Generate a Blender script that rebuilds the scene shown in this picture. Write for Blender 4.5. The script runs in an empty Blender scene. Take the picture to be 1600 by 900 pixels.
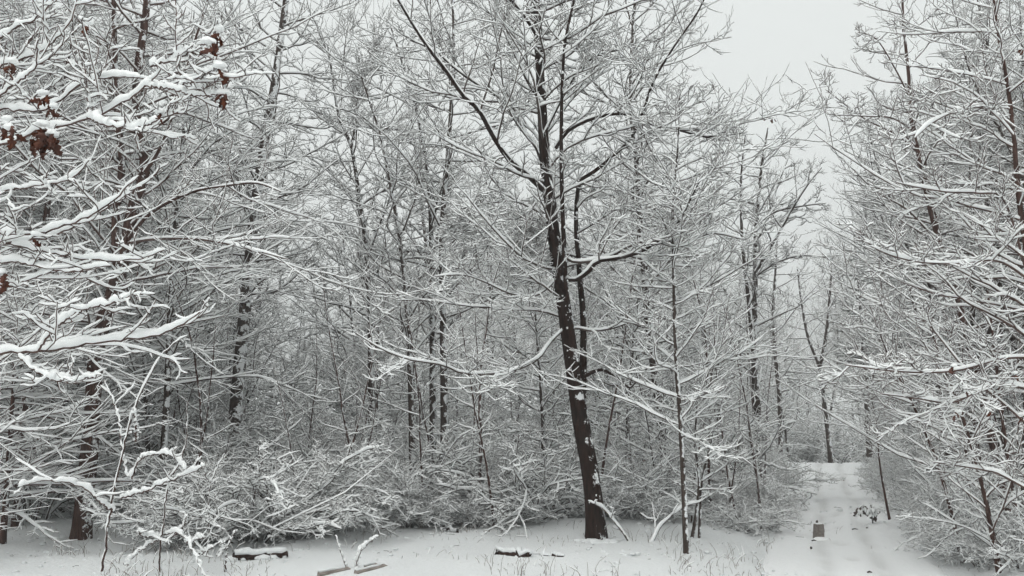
import bpy, bmesh, math, random
import numpy as np
from mathutils import Vector, Matrix

# ------------------------------------------------------------------ camera, world, light, exposure
scene = bpy.context.scene
COL = scene.collection
CAM_Z, PITCH, LENS = 1.6, math.radians(7.8), 31.18
F = 1600 * LENS / 36.0
cam_d = bpy.data.cameras.new('camera'); cam_d.lens = LENS; cam_d.sensor_width = 36; cam_d.clip_end = 3000
cam = bpy.data.objects.new('camera', cam_d); COL.objects.link(cam)
cam.location = (0, 0, CAM_Z); cam.rotation_euler = (math.radians(90) + PITCH, 0, 0)
scene.camera = cam

world = bpy.data.worlds.new('World'); scene.world = world; world.use_nodes = True
wn = world.node_tree.nodes; wl = world.node_tree.links; wn.clear()
sky = wn.new('ShaderNodeTexSky'); sky.sky_type = 'NISHITA'; sky.sun_disc = False
sky.sun_elevation = math.radians(56); sky.sun_rotation = math.radians(205); sky.dust_density = 6; sky.air_density = 1.0
sk_s = wn.new('ShaderNodeMix'); sk_s.data_type = 'RGBA'; sk_s.blend_type = 'MULTIPLY'; sk_s.inputs[0].default_value = 1
sk_s.inputs[7].default_value = (0.10, 0.10, 0.10, 1)
hs_ = wn.new('ShaderNodeHueSaturation'); hs_.inputs['Saturation'].default_value = 0.15
ovc = wn.new('ShaderNodeMix'); ovc.data_type = 'RGBA'; ovc.inputs[0].default_value = 0.88     # closed, even cloud deck
ovc.inputs[7].default_value = (0.845, 0.88, 0.868, 1)
bg = wn.new('ShaderNodeBackground'); wo = wn.new('ShaderNodeOutputWorld')
wl.new(sky.outputs[0], sk_s.inputs[6]); wl.new(sk_s.outputs[2], hs_.inputs['Color']); wl.new(hs_.outputs[0], ovc.inputs[6])
wl.new(ovc.outputs[2], bg.inputs[0]); wl.new(bg.outputs[0], wo.inputs[0]); bg.inputs[1].default_value = 1.0

sun_d = bpy.data.lights.new('sun', 'SUN'); sun_d.energy = 1.3; sun_d.angle = math.radians(75); sun_d.color = (1, 0.98, 0.95)
sun = bpy.data.objects.new('sun', sun_d); COL.objects.link(sun)
sun.rotation_euler = (math.radians(34), 0, math.radians(-25)); sun.location = (0, 0, 30)

scene.view_settings.view_transform = 'Standard'; scene.view_settings.look = 'None'
scene.view_settings.exposure = 0.18; scene.view_settings.gamma = 1.0; scene.view_settings.use_curve_mapping = False
cy = scene.cycles
cy.max_bounces = 6; cy.diffuse_bounces = 6; cy.glossy_bounces = 1; cy.transmission_bounces = 1; cy.transparent_max_bounces = 2; cy.volume_bounces = 0
cy.use_denoising = True; cy.denoiser = 'OPENIMAGEDENOISE'; cy.use_adaptive_sampling = True; cy.adaptive_threshold = 0.055; cy.adaptive_min_samples = 24
cy.caustics_reflective = False; cy.caustics_refractive = False

RNG = np.random.default_rng(7)
random.seed(7)
HAZE = 0.0045
UP = np.array([0, 0, 1.0])

# ------------------------------------------------------------------ place helpers
def at(px, py, Y):
    """photograph pixel + distance in metres -> point in the place"""
    u, v = (px - 800) / F, (450 - py) / F
    dy, dz = math.cos(PITCH) - v * math.sin(PITCH), math.sin(PITCH) + v * math.cos(PITCH)
    s = Y / dy
    return np.array([u * s, Y, CAM_Z + dz * s])

def vnoise(x, y, seed=0):
    """smooth value noise, numpy"""
    x = np.asarray(x, float); y = np.asarray(y, float)
    xi = np.floor(x); yi = np.floor(y); fx = x - xi; fy = y - yi
    fx = fx * fx * (3 - 2 * fx); fy = fy * fy * (3 - 2 * fy)
    def h(a, b):
        n = np.sin(a * 127.1 + b * 311.7 + seed * 74.7) * 43758.5453
        return n - np.floor(n)
    return (h(xi, yi) * (1 - fx) + h(xi + 1, yi) * fx) * (1 - fy) + (h(xi, yi + 1) * (1 - fx) + h(xi + 1, yi + 1) * fx) * fy

TR_K, TR_X0 = 0.352, 0.10           # trail centre: x = TR_X0 + TR_K*y (a touch of bend)
def trail_x(y):
    return TR_X0 + TR_K * y + 0.10 * np.sin(y * 0.16 + 0.6)
TR_HALF = 0.80

def smooth(a, b, v):
    t = np.clip((v - a) / (b - a), 0, 1); return t * t * (3 - 2 * t)

def terrain(x, y, fine=True):
    x = np.asarray(x, float); y = np.asarray(y, float)
    z = 0.10 * (vnoise(x * 0.35, y * 0.35, 1) - 0.5) * smooth(6, 14, y)
    if fine:
        z = z + 0.07 * (vnoise(x * 1.3, y * 1.3, 2) - 0.5) + 0.03 * (vnoise(x * 4.1, y * 4.1, 3) - 0.5) - 0.035 * smooth(.80, .95, vnoise(x * 3.3, y * 3.3, 5))
    z = z - 0.9 * smooth(27.5, 40, y) + 5.5 * smooth(44, 110, y)          # the trail tips over a crest
    d = np.abs(x - trail_x(y))
    bank = smooth(TR_HALF * 0.9, TR_HALF + 1.4, d) * smooth(2, 9, y)
    z = z + 0.16 * bank - 0.06
    z = z + 0.25 * smooth(5, 14, -x) * smooth(9, 20, y) 
    return z

def gz(x, y): return float(terrain(x, y, False))

def ground_at(px, py):
    """pixel -> point where its sight line meets the ground"""
    lo, hi = 3.0, 60.0
    for _ in range(50):
        m = (lo + hi) / 2; p = at(px, py, m)
        if p[2] > gz(p[0], p[1]): lo = m
        else: hi = m
    p = at(px, py, lo); p[2] = gz(p[0], p[1]); return p

# ------------------------------------------------------------------ materials
def new_mat(name):
    m = bpy.data.materials.new(name); m.use_nodes = True
    nt = m.node_tree; b = nt.nodes['Principled BSDF']
    return m, nt, b

def mat_snow(name, col=(0.84, 0.86, 0.87), bump=0.25, scale=35):
    m, nt, b = new_mat(name); N, L = nt.nodes, nt.links
    b.inputs['Roughness'].default_value = 0.85; b.inputs['Specular IOR Level'].default_value = 0.2
    tc = N.new('ShaderNodeTexCoord'); no = N.new('ShaderNodeTexNoise'); no.inputs['Scale'].default_value = scale; no.inputs['Detail'].default_value = 4
    L.new(tc.outputs['Object'], no.inputs['Vector'])
    r = N.new('ShaderNodeValToRGB'); c = np.array(col)
    r.color_ramp.elements[0].color = (*(c * 0.96), 1); r.color_ramp.elements[1].color = (*np.minimum(c * 1.03, 0.93), 1)
    L.new(no.outputs[0], r.inputs[0]); L.new(r.outputs[0], b.inputs['Base Color'])
    if bump:
        bp = N.new('ShaderNodeBump'); bp.inputs['Strength'].default_value = bump; bp.inputs['Distance'].default_value = 0.02
        L.new(no.outputs[0], bp.inputs['Height']); L.new(bp.outputs[0], b.inputs['Normal'])
    return m

def mat_bark(name, dark, light, scale=9, stretch=0.18, dust=0.0, bump=0.8):
    """fissured bark, optionally plastered with wind-blown snow flecks"""
    m, nt, b = new_mat(name); N, L = nt.nodes, nt.links
    b.inputs['Roughness'].default_value = 0.9; b.inputs['Specular IOR Level'].default_value = 0.15
    tc = N.new('ShaderNodeTexCoord'); mp = N.new('ShaderNodeMapping'); mp.inputs['Scale'].default_value = (1, 1, stretch)
    L.new(tc.outputs['Object'], mp.inputs[0])
    no = N.new('ShaderNodeTexNoise'); no.inputs['Scale'].default_value = scale * 4; no.inputs['Detail'].default_value = 6; no.inputs['Roughness'].default_value = 0.65
    L.new(mp.outputs[0], no.inputs['Vector'])
    r = N.new('ShaderNodeValToRGB'); r.color_ramp.elements[0].position = 0.35; r.color_ramp.elements[1].position = 0.72
    r.color_ramp.elements[0].color = (*dark, 1); r.color_ramp.elements[1].color = (*light, 1)
    L.new(no.outputs[0], r.inputs[0])
    src = r.outputs[0]
    if dust > 0:
        n2 = N.new('ShaderNodeTexNoise'); n2.inputs['Scale'].default_value = 7; n2.inputs['Detail'].default_value = 5; n2.inputs['Roughness'].default_value = 0.7
        L.new(tc.outputs['Object'], n2.inputs['Vector'])
        geo = N.new('ShaderNodeNewGeometry'); dt = N.new('ShaderNodeVectorMath'); dt.operation = 'DOT_PRODUCT'
        dt.inputs[1].default_value = (0.75, -0.35, 0.55); L.new(geo.outputs['Normal'], dt.inputs[0])
        ma = N.new('ShaderNodeMath'); ma.operation = 'MULTIPLY_ADD'; ma.inputs[1].default_value = 0.17; L.new(dt.outputs['Value'], ma.inputs[0]); L.new(n2.outputs[0], ma.inputs[2])
        r2 = N.new('ShaderNodeValToRGB'); th = 0.72 - 0.16 * dust
        r2.color_ramp.elements[0].position = th; r2.color_ramp.elements[1].position = th + 0.03
        L.new(ma.outputs[0], r2.inputs[0])
        mx = N.new('ShaderNodeMix'); mx.data_type = 'RGBA'; L.new(r2.outputs[0], mx.inputs[0]); L.new(src, mx.inputs[6]); mx.inputs[7].default_value = (0.82, 0.84, 0.85, 1)
        src = mx.outputs[2]
    L.new(src, b.inputs['Base Color'])
    if bump:
        bp = N.new('ShaderNodeBump'); bp.inputs['Strength'].default_value = bump; bp.inputs['Distance'].default_value = 0.02
        L.new(no.outputs[0], bp.inputs['Height']); L.new(bp.outputs[0], b.inputs['Normal'])
    return m

def mat_plain(name, c0, c1, scale=20, rough=0.8, two_sided=False):
    m, nt, b = new_mat(name); N, L = nt.nodes, nt.links
    b.inputs['Roughness'].default_value = rough; b.inputs['Specular IOR Level'].default_value = 0.2
    tc = N.new('ShaderNodeTexCoord'); no = N.new('ShaderNodeTexNoise'); no.inputs['Scale'].default_value = scale; no.inputs['Detail'].default_value = 4
    L.new(tc.outputs['Object'], no.inputs['Vector'])
    r = N.new('ShaderNodeValToRGB'); r.color_ramp.elements[0].position = 0.3; r.color_ramp.elements[1].position = 0.7
    r.color_ramp.elements[0].color = (*c0, 1); r.color_ramp.elements[1].color = (*c1, 1)
    L.new(no.outputs[0], r.inputs[0]); L.new(r.outputs[0], b.inputs['Base Color'])
    return m

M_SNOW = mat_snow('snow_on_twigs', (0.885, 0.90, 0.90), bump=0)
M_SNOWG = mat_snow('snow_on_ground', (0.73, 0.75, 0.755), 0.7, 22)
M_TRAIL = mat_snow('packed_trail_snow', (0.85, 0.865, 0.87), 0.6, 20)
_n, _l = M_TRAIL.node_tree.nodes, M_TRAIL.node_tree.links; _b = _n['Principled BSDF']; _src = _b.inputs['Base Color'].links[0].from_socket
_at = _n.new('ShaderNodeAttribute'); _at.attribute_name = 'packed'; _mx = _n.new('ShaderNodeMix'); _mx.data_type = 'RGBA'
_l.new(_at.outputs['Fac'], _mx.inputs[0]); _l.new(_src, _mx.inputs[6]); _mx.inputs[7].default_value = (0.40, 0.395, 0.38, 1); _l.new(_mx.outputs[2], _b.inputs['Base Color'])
M_TRUNK = mat_bark('bark_dark_brown', (0.008, 0.005, 0.004), (0.038, 0.019, 0.014), dust=0.16)
M_TRUNK_FAR = mat_bark('bark_snow_flecked', (0.030, 0.022, 0.019), (0.085, 0.064, 0.054), dust=0.75)
M_TRUNK_RED = mat_bark('bark_reddish_brown', (0.035, 0.019, 0.016), (0.11, 0.062, 0.050), dust=0.35)
M_TWIG = mat_plain('twig_bark', (0.045, 0.034, 0.030), (0.105, 0.080, 0.070), 12)
M_TWIG_RED = mat_plain('twig_bark_reddish', (0.055, 0.034, 0.030), (0.13, 0.083, 0.072), 12)
M_LEAF = mat_plain('dead_oak_leaf', (0.045, 0.014, 0.010), (0.15, 0.058, 0.034), 25)
_n, _l = M_LEAF.node_tree.nodes, M_LEAF.node_tree.links
_oi = _n.new('ShaderNodeObjectInfo'); _hs = _n.new('ShaderNodeHueSaturation'); _b = _n['Principled BSDF']; _src = _b.inputs['Base Color'].links[0].from_socket
_mr = _n.new('ShaderNodeMapRange'); _mr.inputs[3].default_value = 0.85; _mr.inputs[4].default_value = 1.15; _l.new(_oi.outputs['Random'], _mr.inputs[0]); _l.new(_mr.outputs[0], _hs.inputs['Saturation'])
_l.new(_src, _hs.inputs['Color']); _l.new(_hs.outputs[0], _b.inputs['Base Color'])
M_GRASS = mat_plain('dry_grass', (0.07, 0.05, 0.035), (0.18, 0.135, 0.10), 30)
M_WOOD = mat_bark('rotting_log', (0.012, 0.008, 0.007), (0.06, 0.032, 0.024), scale=6, stretch=1)
M_BOARD = mat_plain('weathered_board', (0.16, 0.14, 0.125), (0.32, 0.285, 0.26), 18)
M_BLOCK = mat_plain('weathered_block', (0.13, 0.115, 0.105), (0.25, 0.225, 0.205), 30)
M_NEEDLE = mat_plain('pine_needles', (0.014, 0.022, 0.014), (0.045, 0.06, 0.04), 20)

# ------------------------------------------------------------------ object helpers
def tag(o, label=None, cat=None, group=None, kind=None):
    if label: o['label'] = label
    if cat: o['category'] = cat
    if group: o['group'] = group
    if kind: o['kind'] = kind
    return o

def empty(name, loc):
    o = bpy.data.objects.new(name, None); COL.objects.link(o); o.location = loc; o.empty_display_size = 0.2
    return o

def link(name, me, parent=None):
    o = bpy.data.objects.new(name, me); COL.objects.link(o)
    if parent is not None: o.parent = parent
    return o

class MB:
    """collects vertex / quad arrays, then becomes one mesh"""
    def __init__(s): s.v = []; s.q = []; s.t = []; s.n = 0
    def add(s, v, q=None, t=None):
        if q is not None and len(q): s.q.append(np.asarray(q, np.int64) + s.n)
        if t is not None and len(t): s.t.append(np.asarray(t, np.int64) + s.n)
        s.v.append(np.asarray(v, float).reshape(-1, 3)); s.n += len(s.v[-1])
    def tris(s): return sum(len(a) for a in s.q) * 2 + sum(len(a) for a in s.t)
    def mesh(s, name, mat, origin=None, flat=False):
        me = bpy.data.meshes.new(name)
        v = np.concatenate(s.v) if s.v else np.zeros((0, 3))
        if origin is not None: v = v - np.asarray(origin)
        q = np.concatenate(s.q) if s.q else np.zeros((0, 4), np.int64)
        t = np.concatenate(s.t) if s.t else np.zeros((0, 3), np.int64)
        me.vertices.add(len(v)); me.vertices.foreach_set('co', v.astype(np.float32).ravel())
        lv = np.concatenate([q.ravel(), t.ravel()]).astype(np.int32)
        me.loops.add(len(lv)); me.loops.foreach_set('vertex_index', lv)
        ls = np.concatenate([np.arange(len(q)) * 4, len(q) * 4 + np.arange(len(t)) * 3]).astype(np.int32)
        me.polygons.add(len(ls)); me.polygons.foreach_set('loop_start', ls)
        if not flat: me.polygons.foreach_set('use_smooth', np.ones(len(ls), bool))
        me.materials.append(mat); me.update(calc_edges=True)
        TRIS[0] += len(q) * 2 + len(t)
        return me
TRIS = [0]

def nrm(a): return a / np.maximum(np.linalg.norm(a, axis=-1, keepdims=True), 1e-9)

def tangents(P):
    T = np.empty_like(P); T[:, 1:-1] = P[:, 2:] - P[:, :-2]; T[:, 0] = P[:, 1] - P[:, 0]; T[:, -1] = P[:, -1] - P[:, -2]
    return nrm(T)

def ring_quads(N, S, M):
    n, s, m = np.meshgrid(np.arange(N), np.arange(S - 1), np.arange(M), indexing='ij')
    a = (n * S + s) * M + m; b = (n * S + s) * M + (m + 1) % M
    return np.stack([a, b, b + M, a + M], -1).reshape(-1, 4)

def tube(mb, P, R, M, rough=0.0, rng=RNG):
    """bark tubes for a batch of branches P (N,S,3), R (N,S)"""
    N, S, _ = P.shape; T = tangents(P)
    mean = nrm(P[:, -1] - P[:, 0])
    ref = np.where((np.abs(mean[:, 2]) > 0.7)[:, None], np.array([[1.0, 0.0, 0.0]]), UP[None])[:, None]
    V = nrm(ref - T * (T * ref).sum(-1, keepdims=True)); H = np.cross(T, V)
    a = np.arange(M) / M * 2 * np.pi
    rr = R[..., None] * np.ones(M)
    if rough: rr = rr * (1 + rough * rng.normal(size=rr.shape))
    v = P[:, :, None] + rr[..., None] * (np.cos(a)[:, None] * V[:, :, None] + np.sin(a)[:, None] * H[:, :, None])
    mb.add(v, ring_quads(N, S, M))

def snow_on(mb, P, R, M, depth=0.024, rng=RNG, wide=1.0, lump=0.35, wind=0.12):
    """loaf of snow lying along the upper side of each branch; thins out where the branch is steep"""
    N, S, _ = P.shape; T = tangents(P)
    hz = np.sqrt(np.clip(1 - T[..., 2] ** 2, 0, 1))
    V = nrm(UP - T * T[..., 2:3] + 1e-6); H = np.cross(T, V)
    ln = 1 + lump * rng.normal(size=(N, S)); ln = np.clip(ln, 0.35, 1.9)
    if S >= 8:
        pad = np.pad(ln, ((0, 0), (1, 1)), 'edge'); ln = 1 + 1.5 * (0.25 * pad[:, :-2] + 0.5 * pad[:, 1:-1] + 0.25 * pad[:, 2:] - 1)
    gap = (rng.random((N, S)) < (0.06 if S < 8 else 0.03))
    hs = depth * np.clip((hz - wind) / (0.85 - wind), 0, 1) ** 1.3 * ln * np.clip(R / 0.0045, 0.55, 1.0) 
    hs = np.where(gap, hs * 0.25, hs)
    if S >= 5:
        pad = np.pad(hs, ((0, 0), (1, 1)), 'edge'); hs = 0.25 * pad[:, :-2] + 0.5 * pad[:, 1:-1] + 0.25 * pad[:, 2:]
    aw = (0.80 * R + 0.34 * hs * wide)
    end = np.ones(S); end[0] = 0.75; end[-1] = 0.35
    hs = hs * end; aw = aw * (0.4 + 0.6 * end) * np.clip(hs / (0.25 * depth), 0.05, 1)
    bh = (R + hs) * 0.5
    C = P + V * (bh + 0.12 * R)[..., None]
    a = np.arange(M) / M * 2 * np.pi + np.pi / 2
    v = C[:, :, None] + (aw[..., None] * np.cos(a))[..., None] * H[:, :, None] + (bh[..., None] * np.sin(a))[..., None] * V[:, :, None]
    mb.add(v, ring_quads(N, S, M))
    # round off the outer tip
    base = mb.n - N * S * M
    tipv = C[:, -1] + T[:, -1] * (aw[:, -1:] * 0.8)
    ti = np.arange(N)[:, None]; m = np.arange(M)[None]
    lastring = base + (ti * S + S - 1) * M
    n0 = mb.n
    mb.v.append(tipv); mb.n += N
    mb.t.append(np.stack([lastring + m, lastring + (m + 1) % M, (n0 + ti) + 0 * m], -1).reshape(-1, 3))

def grow(P, R, rng, n, t0=0.2, t1=0.97, ang=50, angv=12, frac=0.45, fv=0.3, prof=0.55, S=6, rr=0.6, rmax=9, rmin=0.0022, rtip=0.0016,
         droop=0.0, rise=0.0, wob=0.12, spread=35, spiral=False, lmin=0.05, lmax=99, azi=None, side_only=None):
    """children of a batch of branches. prof: how much length shrinks towards the parent's tip"""
    N, S0, _ = P.shape
    n = np.broadcast_to(np.asarray(n), (N,)).astype(int)
    idx = np.repeat(np.arange(N), n)
    if len(idx) == 0: return np.zeros((0, S, 3)), np.zeros((0, S))
    start = np.cumsum(n) - n; k = np.arange(len(idx)) - start[idx]
    t = t0 + (t1 - t0) * (k + rng.random(len(idx))) / n[idx]
    f = t * (S0 - 1); i = np.clip(f.astype(int), 0, S0 - 2); f = (f - i)[:, None]
    p = P[idx, i] * (1 - f) + P[idx, i + 1] * f
    T = nrm(P[idx, i + 1] - P[idx, i]); r = R[idx, i] * (1 - f[:, 0]) + R[idx, i + 1] * f[:, 0]
    plen = np.linalg.norm(np.diff(P, axis=1), axis=-1).sum(1)[idx]
    ref = np.where((np.abs(T[:, 2]) > 0.97)[:, None], np.array([[1.0, 0, 0]]), UP[None])
    H = nrm(np.cross(T, ref)); V = np.cross(H, T)
    if spiral:
        phi = k * 2.39996 + rng.random(N)[idx] * 6.28 + rng.normal(size=len(idx)) * 0.5
    else:
        sd = np.where((k + rng.integers(0, 2, N)[idx]) % 2 == 0, 1, -1)
        phi = sd * (np.pi / 2 + np.radians(spread) * rng.normal(size=len(idx)) - 0.2)
    perp = np.sin(phi)[:, None] * H + np.cos(phi)[:, None] * V
    if azi is not None:                                            # steer the limbs to one side of the stem
        perp = nrm(perp + np.asarray(azi)[None])
    a = np.radians(ang + angv * rng.normal(size=len(idx)))
    d = nrm(np.cos(a)[:, None] * T + np.sin(a)[:, None] * perp)
    L = np.clip(frac * plen * (1 - prof * (t - t0) / max(t1 - t0, 1e-3)) * np.exp(fv * rng.normal(size=len(idx))), lmin, lmax)
    r0 = np.clip(np.minimum(r * rr * (0.75 + 0.5 * rng.random(len(idx))), rmax), rmin, None)
    Q = np.empty((len(idx), S, 3)); Q[:, 0] = p
    step = (L / (S - 1))[:, None]
    for s in range(1, S):
        u = s / (S - 1)
        tr = -droop * (1 - u) + rise * u
        d = nrm(d + wob * rng.normal(size=d.shape) + UP * tr)
        Q[:, s] = Q[:, s - 1] + d * step
    taper = np.linspace(1, 0, S) ** 0.8
    RR = rtip + (r0 - rtip)[:, None].clip(0) * taper[None]
    return Q, RR

def catmull(pts, S):
    pts = np.asarray(pts, float); n = len(pts)
    if n == 2: pts = np.stack([pts[0], (pts[0] * 2 + pts[1]) / 3, (pts[0] + pts[1] * 2) / 3, pts[1]]); n = 4
    ext = np.concatenate([[2 * pts[0] - pts[1]], pts, [2 * pts[-1] - pts[-2]]])
    seg = np.linalg.norm(np.diff(pts, axis=0), axis=1); cum = np.concatenate([[0], np.cumsum(seg)]) / seg.sum()
    u = np.linspace(0, 1, S); i = np.clip(np.searchsorted(cum, u, 'right') - 1, 0, n - 2)
    f = ((u - cum[i]) / np.maximum(cum[i + 1] - cum[i], 1e-9))[:, None]
    p0, p1, p2, p3 = ext[i], ext[i + 1], ext[i + 2], ext[i + 3]
    return 0.5 * ((2 * p1) + (-p0 + p2) * f + (2 * p0 - 5 * p1 + 4 * p2 - p3) * f ** 2 + (-p0 + 3 * p1 - 3 * p2 + p3) * f ** 3)

def line(pix, Y, r0, r1, S=18, wig=0.0, rng=RNG, p=0.8):
    """a limb through photograph pixels; Y a distance, or a (near end, far end) pair"""
    n = len(pix)
    if np.isscalar(Y): Y = (Y, Y)
    Ys = np.interp(np.linspace(0, 1, n), np.linspace(0, 1, len(Y)), Y)
    P = catmull([at(x, y, yy) for (x, y), yy in zip(pix, Ys)], S)
    if wig:
        w = rng.normal(size=P.shape) * wig; w[0] = 0; P = P + w
    R = r1 + (r0 - r1) * np.linspace(1, 0, S) ** p
    return P, R

def stack(lines): return np.stack([l[0] for l in lines]), np.stack([l[1] for l in lines])

def clumps(mb, C, rad, rng, sq=(1, 1, 0.7)):
    """little lumps of snow: squashed, dented spheres of 26 faces"""
    th = np.array([0.45, 1.05, 1.65, 2.3]); ph = np.arange(6) / 6 * 2 * np.pi
    d = np.stack([np.sin(th)[:, None] * np.cos(ph), np.sin(th)[:, None] * np.sin(ph), np.cos(th)[:, None] * np.ones(6)], -1).reshape(-1, 3)
    d = np.concatenate([d, [[0, 0, 1], [0, 0, -0.75]]]) * np.array(sq)
    q = [(i * 6 + j, i * 6 + (j + 1) % 6, (i + 1) * 6 + (j + 1) % 6, (i + 1) * 6 + j) for i in range(3) for j in range(6)]
    t = [(24, (j + 1) % 6, j) for j in range(6)] + [(25, 18 + j, 18 + (j + 1) % 6) for j in range(6)]
    for c, r in zip(C, rad):
        mb.add(c + r * d * (1 + 0.16 * rng.normal(size=(26, 1))), q, t)

def trunk_mesh(mb, P, R, M=12, rng=RNG, rough=0.05, flare=0.5):
    R = R.copy(); d = np.concatenate([[0], np.cumsum(np.linalg.norm(np.diff(P, axis=0), axis=1))])
    fl = flare * np.exp(-d / 0.22); R = R * (1 + fl)
    if M < 20: return tube(mb, P[None], R[None], M, rough, rng)
    a = np.arange(M) / M * 2 * np.pi; ridge = np.zeros((len(R), M))                 # furrowed bark and root flare
    for k in range(7, 15):
        ridge += 0.016 * np.sin(k * a[None] + rng.random() * 6.28 + np.cumsum(rng.normal(size=(len(R), 1)) * 0.5, axis=0)) * (0.5 + rng.random((len(R), 1)))
    ridge += 0.45 * fl[:, None] * np.maximum(np.sin(4 * a[None] + 1.1), -0.4) + 0.012 * rng.normal(size=ridge.shape)
    n0 = mb.n; tube(mb, P[None], R[None], M, 0, rng); v = mb.v[-1].reshape(len(R), M, 3)
    mb.v[-1] = (P[:, None] + (v - P[:, None]) * (1 + ridge)[..., None]).reshape(-1, 3)

# ------------------------------------------------------------------ tree kinds built once and copied
def finish_tree(levels, rng, sides=(6, 4, 3, 3), snow_sides=(5, 4, 3, 3), depth=0.022, wide=1.0, mb=None, sn=None, wind=0.12, lump=0.35):
    mb = mb or MB(); sn = sn or MB()
    for k, (P, R) in enumerate(levels):
        if len(P) == 0: continue
        k2 = min(k, 3)
        tube(mb, P, R, sides[k2], 0.03 if k < 2 else 0, rng)
        snow_on(sn, P, R, snow_sides[k2], depth, rng, wide, wind=wind, lump=lump)
    return mb, sn

def straight_stem(h, r, lean, rng, S=26, wob=0.02, tip=0.006):
    d = nrm(np.array([lean[0], lean[1], 1.0])); P = np.zeros((S, 3)); st = h / (S - 1)
    for s in range(1, S):
        d = nrm(d + wob * rng.normal(size=3) + np.array([0, 0, 0.012])); P[s] = P[s - 1] + d * st
    P[0, 2] = -0.15
    R = tip + (r - tip) * np.linspace(1, 0, S) ** 0.85
    return P, R

def forest_tree(seed, h=11, r=0.11, t0=0.16, nl=34, forks=2, up=0.10, dens=1.0, depth=0.025):
    rng = np.random.default_rng(seed)
    tk, sn, cr = MB(), MB(), MB()
    P, R = straight_stem(h, r, rng.normal(size=2) * 0.05, rng, wob=0.025)
    trunk_mesh(tk, P, R, 9, rng)
    stems = [(P, R)]
    for _ in range(forks):                                          # upright forks sharing the crown
        Q, RR = grow(P[None], R[None], rng, 1, 0.3, 0.6, 24, 5, 0.62, 0.1, 0.4, 26, 0.7, 9, .01, .005, 0, 0.06, 0.03, spiral=True)
        trunk_mesh(tk, Q[0], RR[0], 7, rng, flare=0.15); stems.append((Q[0], RR[0]))
    SP, SR = stack(stems)
    n = [nl] + [int(nl * 0.5)] * forks
    l1 = grow(SP, SR, rng, n, t0, 0.98, 64, 11, 0.26, 0.3, 0.72, 10, 0.42, 0.022, .004, .0025, 0.05, up, 0.12, spiral=True)
    l2 = grow(*l1, rng, max(3, int(8 * dens)), 0.18, 0.97, 50, 14, 0.34, 0.3, 0.5, 6, 0.6, 9, .003, .002, 0.06, 0.14, 0.16, spread=26)
    l3 = grow(*l2, rng, max(2, int(6 * dens)), 0.12, 0.98, 50, 16, 0.42, 0.4, 0.3, 2, 0.7, 9, .0027, .002, 0.03, 0.16, 0.20, lmin=0.10, spread=28)
    cr, sn = finish_tree([l1, l2, l3], rng, (4, 3, 3), (4, 3, 3), depth, 1.1, cr, sn)
    l0 = [(SP[:, ::2], SR[:, ::2])]
    return dict(trunk=tk, crown=cr, snow_cover=sn)

def sapling(seed, h=4.5, r=0.03, nl=26, dens=1.0, t0=0.10, ang=66, fr=0.36, rise=0.10, depth=0.027, stems=1):
    rng = np.random.default_rng(seed); tk = MB()
    st = []
    for k in range(stems):
        P, R = straight_stem(h * (1 - 0.18 * k), r * (1 - 0.15 * k), rng.normal(size=2) * (0.06 + 0.12 * (stems > 1)), rng, S=18, wob=0.03, tip=0.004)
        trunk_mesh(tk, P, R, 6, rng, flare=0.3); st.append((P, R))
    SP, SR = stack(st)
    l1 = grow(SP, SR, rng, nl // stems + 2, t0, 0.98, ang, 10, fr, 0.3, 0.6, 10, 0.55, 0.012, .004, .0025, 0.06, rise + .04, 0.17, spiral=True)
    l2 = grow(*l1, rng, max(3, int(9 * dens)), 0.12, 0.97, 50, 14, 0.32, 0.3, 0.45, 5, 0.65, 9, .003, .0022, 0.06, 0.14, 0.16, spread=20)
    l3 = grow(*l2, rng, max(2, int(5 * dens)), 0.15, 0.97, 50, 16, 0.42, 0.4, 0.3, 3, 0.75, 9, .0027, .002, 0.03, 0.14, 0.20, lmin=0.07, spread=24)
    cr, sn = finish_tree([l1, l2, l3], rng, (4, 3, 3), (4, 4, 3), depth)
    return dict(trunk=tk, crown=cr, snow_cover=sn)

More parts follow.
